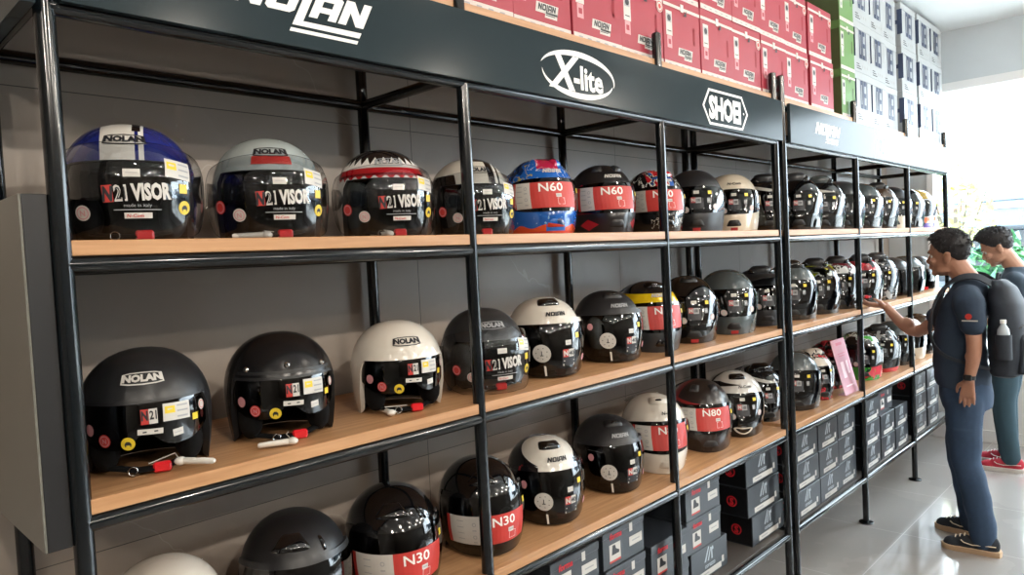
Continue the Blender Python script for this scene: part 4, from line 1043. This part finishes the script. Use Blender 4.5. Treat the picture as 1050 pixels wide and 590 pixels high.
def shoe(parent, c, ang, upper, sole, stripe, L=.285):
    sh = MB(); M = Matrix.Translation(c) @ Matrix.Rotation(ang, 4, 'Z')
    pr = [(-.135, .030), (-.10, .038), (-.03, .036), (.03, .041), (.08, .046), (.115, .040), (.14, .022)]
    out = []
    for y, w_ in pr: out.append((y, w_))
    def ringz(z, g=0):
        return [M @ Vector((w_+g, y*L/.285, z)) for y, w_ in out]+[M @ Vector((0, (.148+g)*L/.285, z))]+[M @ Vector((-w_-g, y*L/.285, z)) for y, w_ in out[::-1]]+[M @ Vector((0, (-.143-g)*L/.285, z))]
    n = len(ringz(0)); vs = ringz(0)+ringz(.026, .003)+ringz(.030, .0)
    fs = [list(range(n))[::-1], list(range(2*n, 3*n))]+[(j*n+i, j*n+(i+1) % n, (j+1)*n+(i+1) % n, (j+1)*n+i) for j in (0, 1) for i in range(n)]
    so = MB().add(vs, fs).build('shoe_sole', sole, None, 40)
    u = MB()
    for y, x, z, rx, ry, rz in ((.085, 0, .03, .043, .055, .040), (.03, 0, .04, .040, .06, .05), (-.03, 0, .05, .037, .06, .058), (-.085, 0, .055, .036, .052, .062), (-.05, 0, .085, .040, .06, .04)):
        u.ball((0, 0, 0), (1, 1, 1), 0, 20, 12, M @ Matrix.Translation((x, y, z)) @ Matrix.Diagonal((rx, ry, rz, 1)))
    up_ = unify('shoe', u, upper, parent, .006, 6)
    so.parent = up_
    for sx in (-1, 1):
        pts = [M @ Vector((sx*q, y, z)) for q, y, z in ((.041, -.12, .062), (.043, -.06, .058), (.045, -.01, .052), (.047, .03, .060), (.045, .045, .072))]
        MB().tube(pts, .0045, 8, flat=.6).build('side_stripe', stripe, up_, 60)
    for k in range(4):
        MB().tube([M @ Vector((-.020, .075-.022*k, .073+.008*k)), M @ Vector((0, .075-.022*k, .080+.009*k)), M @ Vector((.020, .075-.022*k, .073+.008*k))], .003, 6).build('shoelace', stripe, up_, 60)
    return up_

SKIN = mat('warm_brown_skin', '#a87a63', .5, noise=.06, nscale=30)
SKIN2 = mat('light_brown_skin', '#b98d76', .5, noise=.06, nscale=30)
HAIR = mat('black_hair', '#17161a', .55, noise=.4, nscale=70, bump=.6)
NAVYS = mat('navy_cotton', '#27374a', .85, noise=.12, nscale=16)
DENIM = mat('blue_denim', '#2a3f58', .85, noise=.18, nscale=40)
TEAL = mat('dark_teal_cotton', '#2b4450', .85, noise=.12, nscale=20)
SLATE = mat('slate_cotton', '#2d3d4c', .85, noise=.1, nscale=18)
PACK = mat('charcoal_nylon', '#262e38', .7, noise=.15, nscale=30)
EYEW = mat('eye_white', '#dcd9d4', .2); EYEB = mat('dark_iris', '#1c1412', .15)
def build_head(mb, T):
    """head modelled around the base of the neck, T places it"""
    def B(c, r): mb.ball((0,0,0), (1,1,1), 0, 22, 14, T @ Matrix.Translation(c) @ Matrix.Diagonal((*r, 1)))
    B((0, 0, .03), (.076, .096, .094)); B((0, .012, -.045), (.064, .078, .070)); B((0, .040, -.075), (.046, .050, .040)); B((0, .076, -.096), (.022, .020, .018))
    B((0, .086, .022), (.050, .018, .014)); B((0, .083, -.055), (.024, .020, .030))
    for sx in (-1, 1):
        B((sx*.077, -.012, -.015), (.010, .020, .032)); B((sx*.082, -.018, .004), (.009, .016, .014)); B((sx*.04, .068, -.03), (.024, .022, .02))
        B((sx*.046, .02, -.082), (.018, .04, .018))
    mb.tube([T @ Vector((0, .088, .008)), T @ Vector((0, .103, -.018)), T @ Vector((0, .112, -.034))], [.009, .0115, .014], 12); B((0, .105, -.036), (.018, .013, .010))
    B((0, .098, -.060), (.021, .011, .006)); B((0, .096, -.070), (.018, .011, .0065))
def head_extras(parent, T, vol=1.0, fringe=0.0):
    for sx in (-1, 1):
        e = MB(); e.ball((0,0,0), .0110, 0, 14, 10, T @ Matrix.Translation((sx*.032, .0745, -.004))); e.ball((0,0,0), .0055, 1, 10, 8, T @ Matrix.Translation((sx*.032, .0815, -.005)))
        e.build('eye', [EYEW, EYEB], parent, 60)
        MB().tube([T @ Vector((sx*.014, .101, .014)), T @ Vector((sx*.032, .097, .020)), T @ Vector((sx*.050, .084, .014))], [.003, .0042, .002], 8).build('eyebrow', HAIR, parent, 60)
    h = MB(); Ti = T.inverted()
    nu, nv = 64, 30
    def f(u, v):
        a = 2*math.pi*u; e = math.pi*(v-.5)
        d = Vector((math.cos(e)*math.sin(a), math.cos(e)*math.cos(a), math.sin(e)))
        fr = d.y
        line = -.72 if fr < -.5 else (-.72+(fr+.5)*1.1 if fr < -.12 else (-.30+(fr+.12)*.25 if fr < .30 else (-.19+(fr-.30)*1.35)))       # hairline height by how far forward
        k = sm((d.z-line+.06)/.12)
        n = math.sin(a*17+e*9)*.5+math.sin(a*31-e*23)*.5
        r = 1+.0*n
        g = (.0045+.016*vol*sm((d.z+.1)/.8)+.020*vol*max(0, d.y)*max(0, d.z)+fringe*max(0, d.y)*max(0, d.z)+.0030*n*sm(d.z+.4))*k-.016*(1-k)
        return T @ Vector((d.x*(.076+g), -.004+d.y*(.096+g), .03+d.z*(.094+g)))
    h.grid(f, nu, nv)
    q = random.Random(11)
    for i in range(900):                            # short tousled locks
        u, v = q.random(), q.uniform(.30, 1)**.8; p = f(u, v); c = T @ Vector((0, -.004, .03)); d0 = (Ti @ p)-Vector((0, -.004, .03)); dn = d0.normalized()
        fr = dn.y; line = -.72 if fr < -.5 else (-.72+(fr+.5)*1.1 if fr < -.12 else (-.30+(fr+.12)*.25 if fr < .30 else (-.19+(fr-.30)*1.35)))
        if dn.z < line+.03: continue
        n_ = (p-c).normalized(); w_ = T.to_3x3() @ Vector((q.uniform(-.5, .5), q.uniform(-.2, .9), q.uniform(-.9, .1))); w_ = (w_-n_*w_.dot(n_)).normalized()
        L = q.uniform(.014, .026)*(1 if dn.z > .2 else .6); s_ = n_.cross(w_)*.0042; b_ = p-n_*.004
        tip = p+w_*L+n_*L*(.20+.35*max(0, dn.z))*vol
        h.add([b_-s_, b_+s_, b_+n_*.006, tip], [(0, 1, 2), (0, 1, 3), (1, 2, 3), (2, 0, 3)])
    h.build('hair', HAIR, parent, 70, merge=True)
def body_base(mb, J):
    loft(mb, [(0, J['hip'][1], .84, .13, .09), (0, J['hip'][1], .95, .15, .105), (0, J['waist'][1], 1.08, .138, .10), (0, J['chest'][1], 1.28, .165, .10), (0, J['chest'][1]-.01, 1.41, .17, .085), (0, J['neck'][1], 1.475, .085, .06)])
    limb(mb, [J['neck'], (Vector(J['neck'])+Vector(J['head']))*.5, Vector(J['head'])-Vector((0, .02, .04))], [.070, .062, .060])
    for s_ in 'LR':
        limb(mb, [J['sh'+s_], J['el'+s_], J['wr'+s_]], [.050, .037, .0265]); fa = Vector(J['el'+s_]).lerp(Vector(J['wr'+s_]), .3)
        mb.ball(fa, .0375, 0, 14, 10)
        limb(mb, [J['lh'+s_], J['kn'+s_], J['an'+s_]], [.075, .050, .036])

# --- the person reaching to the shelf
o1 = empty('person', (4.32, -.56, 0)); tag(o1, 'person in navy t-shirt and jeans reaching one hand to the shelf', 'person')
J = dict(hip=(0, .01), waist=(0, .03), chest=(0, .015), neck=(0, -.030, 1.485), head=(.008, .075, 1.665),
         shL=(-.165, -.055, 1.415), elL=(-.222, -.085, 1.165), wrL=(-.228, -.058, .985), shR=(.155, .055, 1.405), elR=(.165, .29, 1.195), wrR=(.125, .455, 1.352),
         lhL=(-.085, 0, .86), knL=(-.105, -.01, .50), anL=(-.118, -.085, .09), lhR=(.085, .01, .86), knR=(.10, .06, .50), anR=(.125, .02, .09))
b = MB(); body_base(b, J)
T1 = Matrix.Translation((.008, .072, 1.662)) @ Matrix.Scale(1.04, 4) @ Matrix.Rotation(R(-6), 4, 'Z') @ Matrix.Rotation(R(-2), 4, 'X')
build_head(b, T1)
hand(b, J['wrL'], (-.01, .10, -1), (.15, 1, .1), (1, .1, 0), .97, .18, .15)
hand(b, J['wrR'], (-.50, .83, .14), (-.83, -.5, .25), (.05, -.05, 1), .97, .22, .25)
bd1 = unify('body', b, SKIN, o1, .0046, 3)
head_extras(o1, T1, .8)
s = MB()
loft(s, [(0, .015, .915, .172, .132), (0, .02, .95, .176, .136), (0, .03, 1.04, .174, .136), (0, .035, 1.16, .172, .130), (0, .02, 1.29, .186, .124), (0, .0, 1.38, .196, .116), (0, -.02, 1.455, .168, .094), (0, -.028, 1.50, .104, .080), (0, -.022, 1.522, .076, .074)])
limb(s, [(-.13, -.04, 1.42), (-.185, -.06, 1.385), (-.213, -.078, 1.285)], [.075, .078, .066]); limb(s, [(.12, .03, 1.41), (.162, .075, 1.37), (.166, .18, 1.285)], [.075, .076, .062])
sh1 = unify('t_shirt', s, NAVYS, o1, .007, 6, lambda c: .0035*math.sin(c.z*42+c.y*16)*math.sin(c.x*18+c.z*13))
m_ = MB(); flat(m_, disc_geo(.016), 0, (-.285, -.075, 1.335), (0,-1,0), (0,0,1)); flat(m_, rect_geo(.075, .007), 1, (-.284, -.08, 1.312), (0,-1,0), (0,0,1)); m_.build('sleeve_print', [RED, OFFW], sh1, smooth=0)
s = MB()
loft(s, [(0, .012, .985, .158, .118), (0, .01, .93, .170, .128), (0, .005, .86, .176, .132), (0, .0, .79, .165, .12)])
limb(s, [(-.088, -.005, .84), (-.098, .0, .66), (-.105, -.012, .49), (-.114, -.065, .26), (-.118, -.085, .085)], [.098, .090, .076, .070, .068])
limb(s, [(.088, .01, .84), (.096, .045, .66), (.10, .06, .49), (.115, .03, .26), (.125, .018, .085)], [.098, .090, .076, .070, .066])
unify('jeans', s, DENIM, o1, .008, 5, lambda c: .004*math.sin(c.z*36+c.x*9)*math.sin(c.y*22+c.z*7) if c.z < .7 else 0)
SOLE = mat('gum_sole', '#b79a7c', .6); SHOEB = mat('black_suede', '#2a3038', .9); CREAMS = mat('cream_stripe_leather', '#d6c4ab', .6)
shoe(o1, (-.13, -.03, 0), R(3), SHOEB, SOLE, CREAMS); shoe(o1, (.135, .075, 0), R(-8), SHOEB, SOLE, CREAMS)
wt = MB(); wt.tube([Vector((-.2275, -.0605, 1.010)), Vector((-.2278, -.059, .988))], .0305, 18)
wt.box(-.265, -.252, -.078, -.042, .985, 1.017, b=.004); wt.build('wristwatch', BLACKM, o1)
# backpack and bottle
bp = empty('backpack', (4.32, -.56, 0)); tag(bp, 'charcoal backpack worn by the person reaching to the shelf', 'backpack')
s = MB(); loft(s, [(0, -.185, .985, .10, .05), (0, -.195, 1.0, .145, .075), (0, -.205, 1.10, .158, .088), (0, -.208, 1.26, .160, .090), (0, -.200, 1.39, .150, .080), (0, -.180, 1.475, .122, .060), (0, -.162, 1.515, .07, .036)], 32, .75)
pk = unify('pack_body', s, PACK, bp, .008, 6, lambda c: .0025*math.sin(c.z*50)*math.sin(c.y*30+c.x*11))
s = MB(); loft(s, [(0, -.275, 1.01, .115, .03), (0, -.282, 1.05, .125, .034), (0, -.282, 1.2, .125, .034), (0, -.275, 1.235, .10, .024)], 28, .7); unify('front_pocket', s, PACK, bp, .007, 4)
s = MB()
for r0, r1 in ((.0385, .0375), (.0345, .0335)): s.tube([(-.203, -.215, 1.105), (-.203, -.215, 1.17), (-.203, -.215, 1.235)], [r0, r0, r1], 20, caps=False)
s.lathe([(.038, 0), (.038, .003)], 20, M=Matrix.Translation((-.203, -.215, 1.103))); s.build('side_pocket', PACK, bp, 60)
from mathutils.bvhtree import BVHTree
skin_trees = [BVHTree.FromPolygons([v.co for v in o.data.vertices], [tuple(p.vertices) for p in o.data.polygons]) for o in (sh1, bd1)]
for sx in (-1, 1):
    P = [Vector(p) for p in ((sx*.07, -.150, 1.492), (sx*.085, -.085, 1.535), (sx*.095, -.01, 1.52), (sx*.112, .085, 1.46), (sx*.125, .135, 1.35), (sx*.135, .145, 1.22), (sx*.180, .06, 1.09), (sx*.165, -.14, 1.04))]
    pts = []
    for i in range(len(P)-1): pts += [P[i].lerp(P[i+1], k/4) for k in range(4)]
    pts.append(P[-1])
    wd = [.026 if i < 20 else .009 for i in range(len(pts))]
    for _ in range(4):
        for i in range(1, len(pts)):
            for t_ in skin_trees:
                c, nrm, _i, d_ = t_.find_nearest(pts[i])
                need = .034
                sd = (pts[i]-c).dot(nrm)
                if sd < need: pts[i] = pts[i]+nrm*(need-sd)
        pts = [pts[0]]+[(pts[i-1]+pts[i]*2+pts[i+1])/4 for i in range(1, len(pts)-1)]+[pts[-1]]
    st = MB(); vs = []
    for i, p in enumerate(pts):                    # a flat webbing band that lies along the body
        d_ = (pts[min(i+1, len(pts)-1)]-pts[max(i-1, 0)]).normalized(); c, nrm, _i, _d = skin_trees[0].find_nearest(p)
        nn = (p-c).normalized(); sd_ = d_.cross(nn).normalized()*wd[i]
        vs += [p-sd_-nn*.003, p+sd_-nn*.003, p+sd_+nn*.004, p-sd_+nn*.004]
    st.add(vs, [(4*i+k, 4*i+(k+1) % 4, 4*i+4+(k+1) % 4, 4*i+4+k) for i in range(len(pts)-1) for k in range(4)]+[(0, 1, 2, 3), tuple(4*len(pts)-4+k for k in range(4))])
    st.build('shoulder_strap', PACK, bp, 50)
MB().tube([(-.03, -.16, 1.515), (-.028, -.165, 1.55), (.028, -.165, 1.55), (.03, -.16, 1.515)], .008, 8).build('haul_loop', PACK, bp, 60)
MB().tube([(-.128, -.27, 1.26), (-.10, -.29, 1.275), (0, -.30, 1.28), (.10, -.29, 1.275), (.128, -.27, 1.26)], .004, 8).build('zip', BLACKM, bp, 60)
bt = empty('water_bottle', (4.32-.203, -.56-.215, 1.1075)); tag(bt, 'clear plastic water bottle in the backpack side pocket', 'bottle')
MB().lathe([(.026, .0), (.030, .006), (.030, .05), (.028, .06), (.030, .07), (.030, .13), (.027, .155), (.013, .180), (.0125, .188)], 20).build('bottle_body', mat('pale_clear_plastic', '#b4c0c8', .12, coat=.4), bt, 50)
MB().lathe([(.0145, .186), (.0145, .204), (.013, .206)], 16).build('bottle_cap', WHITE, bt, 40)
# small red part lying on the fingers
bk = empty('helmet_buckle', (4.345, -.026, 1.409), R(30)); tag(bk, 'red plastic strap buckle lying on the fingers of the reaching hand', 'buckle')
MB().box(-.022, .022, -.014, .014, 0, .018, b=.004).build('buckle_housing', REDP, bk); MB().box(-.012, .012, -.026, -.0142, .004, .014, b=.003).build('buckle_tongue', REDP, bk)

# --- the person behind, looking down
o2 = empty('person', (6.03, -.47, 0)); tag(o2, 'person with bowed head in a dark t-shirt and red shoes, standing behind', 'person')
J2 = dict(hip=(0, 0), waist=(0, 0), chest=(0, -.03), neck=(0, -.075, 1.475), head=(0, .03, 1.66),
          shL=(-.165, -.085, 1.415), elL=(-.228, -.150, 1.17), wrL=(-.14, .085, 1.115), shR=(.165, -.06, 1.415), elR=(.20, -.03, 1.16), wrR=(.07, .16, 1.14),
          lhL=(-.085, 0, .86), knL=(-.095, .02, .50), anL=(-.10, -.02, .09), lhR=(.085, 0, .86), knR=(.09, .04, .50), anR=(.11, .04, .09))
b = MB(); body_base(b, J2)
T2 = Matrix.Translation((-.01, .045, 1.665)) @ Matrix.Scale(1.06, 4) @ Matrix.Rotation(R(4), 4, 'Z') @ Matrix.Rotation(R(-24), 4, 'X')
build_head(b, T2)
hand(b, J2['wrL'], (.45, .85, .1), (.3, -.1, 1), (.85, -.45, .1), .95, .55, .1)
hand(b, J2['wrR'], (-.2, .95, -.05), (-.1, .1, 1), (-.95, -.2, 0), .95, .45, .1)
unify('body', b, SKIN2, o2, .005, 3)
head_extras(o2, T2, 1.25, .02)
s = MB()
loft(s, [(0, .0, .90, .176, .128), (0, .0, 1.02, .172, .130), (0, -.01, 1.16, .170, .125), (0, -.03, 1.29, .186, .122), (0, -.045, 1.38, .196, .114), (0, -.06, 1.455, .168, .094), (0, -.068, 1.50, .104, .080), (0, -.062, 1.520, .076, .074)])
limb(s, [(-.13, -.07, 1.415), (-.185, -.095, 1.385), (-.212, -.13, 1.27)], [.075, .078, .066]); limb(s, [(.13, -.05, 1.415), (.185, -.06, 1.385), (.198, -.035, 1.25)], [.075, .078, .064])
unify('t_shirt', s, SLATE, o2, .008, 6)
s = MB()
loft(s, [(0, 0, .985, .158, .118), (0, 0, .93, .170, .126), (0, 0, .86, .176, .130), (0, 0, .79, .165, .12)])
limb(s, [(-.088, 0, .84), (-.094, .01, .66), (-.097, .018, .49), (-.10, .0, .26), (-.102, -.02, .10)], [.098, .090, .076, .070, .064])
limb(s, [(.088, 0, .84), (.09, .02, .66), (.092, .036, .49), (.10, .03, .26), (.11, .035, .10)], [.098, .090, .076, .070, .064])
unify('trousers', s, TEAL, o2, .009, 5)
REDS = mat('red_canvas', '#b3263c', .7); WSOLE = mat('pale_sole', '#cfcac6', .6)
shoe(o2, (-.105, .035, 0), R(4), REDS, WSOLE, OFFW); shoe(o2, (.115, .09, 0), R(-6), REDS, WSOLE, OFFW)
# ------------------------------------------------------------------ outside and light
w = bpy.data.worlds.new('overcast_sky'); SC.world = w; w.use_nodes = True
bg = w.node_tree.nodes['Background']; bg.inputs[0].default_value = (.86, .94, 1.0, 1); bg.inputs[1].default_value = 20.0
struct(MB().box(XR+.1, 60, -40, 30, -.12, -.02).build('ground', mat('pale_pavement', '#c9c7c2', .8, noise=.05), smooth=0))
# across the street, all seen through the shop window
def leafy(name, loc, h, r, n, cols, label, cat, trunk=True, seed=1, leaf=.09):
    e = empty(name, loc); tag(e, label, cat, 'plants outside the window')
    q = random.Random(seed); L_ = MB()
    for i in range(n):
        a, u = q.uniform(0, 6.283), q.uniform(-1, 1); rr = r*q.uniform(.35, 1)**.6
        p = Vector((rr*math.cos(a)*math.sqrt(1-u*u), rr*math.sin(a)*math.sqrt(1-u*u), h+rr*u*1.15))
        d = Vector((q.uniform(-1, 1), q.uniform(-1, 1), q.uniform(-.6, .6))).normalized(); t_ = d.cross(Vector((q.uniform(-1, 1), q.uniform(-1, 1), 1))).normalized()
        k = leaf*q.uniform(.6, 1.3); nn = d.cross(t_)
        L_.add([p-d*k, p-t_*k*.42+nn*k*.12, p+d*k, p+t_*k*.42+nn*k*.12], [(0, 1, 2, 3)], i % len(cols))
    L_.build('foliage', cols, e, smooth=0)
    t = MB(); t.tube([(0, 0, 0), (.03, .02, h*.5), (0, 0, h)], [.05, .04, .02], 10)
    for k in range(5):
        a = k*1.26; t.tube([(0, 0, h*.6), (r*.4*math.cos(a), r*.4*math.sin(a), h*.9), (r*.7*math.cos(a), r*.7*math.sin(a), h*1.1)], [.02, .014, .006], 6)
    t.build('trunk', mat('grey_bark', '#5d5348', .9), e, 60)
LG = [mat('yellow_green_leaf', '#c4c47c', .6), mat('pale_olive_leaf', '#a9b078', .6)]
DG = [mat('deep_green_leaf', '#2f6a3c', .6), mat('mid_green_leaf', '#47804a', .6), mat('blue_green_leaf', '#3d6a58', .6)]
leafy('young_tree', (10.6, .85, -.02), 2.15, .50, 300, LG, 'young yellow-green tree outside the window, beside the last post', 'tree', seed=3)
leafy('shrub', (9.4, .05, -.02), 1.15, .58, 620, DG, 'dark green shrub outside the window, between the two heads', 'shrub', seed=5, leaf=.11)
leafy('shrub', (11.5, -.75, -.02), 1.35, .65, 520, DG, 'green shrub outside the window, behind the bowed head', 'shrub', seed=8, leaf=.11)
bd = empty('building', (26, 0, -.02)); tag(bd, 'low pale building with a deep canopy across the street', 'building')
BW = mat('pale_blue_cladding', '#707a83', .7); BD = mat('slate_blue_fascia', '#59646f', .7); BO = mat('orange_stripe_paint', '#a06a52', .6); BG = mat('dark_shopfront_glass', '#2c363e', .2); BR = mat('grey_roof_sheet', '#858f97', .6)
MB().box(1.2, 9, -16, 14, 0, 2.75).build('wall', BW, bd, smooth=0)
MB().box(-1.6, 9.4, -16.5, 14.5, 2.75, 3.55, b=.04).build('roof', BR, bd, smooth=0)
MB().box(-1.75, -1.602, -16.5, 14.5, 2.0, 2.72, b=.02).build('fascia', BD, bd, smooth=0)
MB().box(-1.80, -1.752, -16.5, 14.5, 2.52, 2.66).build('orange_band', BO, bd, smooth=0)
for k in range(7):
    f_ = MB().box(1.10, 1.198, -14+4*k, -11+4*k, .3, 1.9, b=.02).build('shop_window', BG, bd, smooth=0)
for k in range(5): MB().box(-1.5, -1.3, -14.2+6.6*k, -14.0+6.6*k, 0, 2.75).build('canopy_post', BW, bd, smooth=0)
def lamp(x, y, power, kind='SPOT', col=(1.0, .90, .78)):
    l = bpy.data.lights.new('downlight_or_fill', kind); o = bpy.data.objects.new('downlight_or_fill', l); COL.objects.link(o)
    o.location = (x, y, ZC-.06); l.energy = power; l.color = col; l.shadow_soft_size = .05
    if kind == 'SPOT':
        l.spot_size = R(150); l.spot_blend = .6
        o.rotation_euler = (Vector((x, .2, 1.2)) - o.location).to_track_quat('-Z', 'Y').to_euler()
    return o
for k in range(5): lamp(-3.0+2.4*k, -3.9, 185)
for k in range(4): lamp(-2.4+2.4*k, -1.7, 32)  # added weak fill row for soft ambient light, no known fittings
for k in range(5): lamp(-2.6+2.0*k, -5.3, 50, 'POINT')  # added fill lights that brighten the front wall and ceiling for bounce
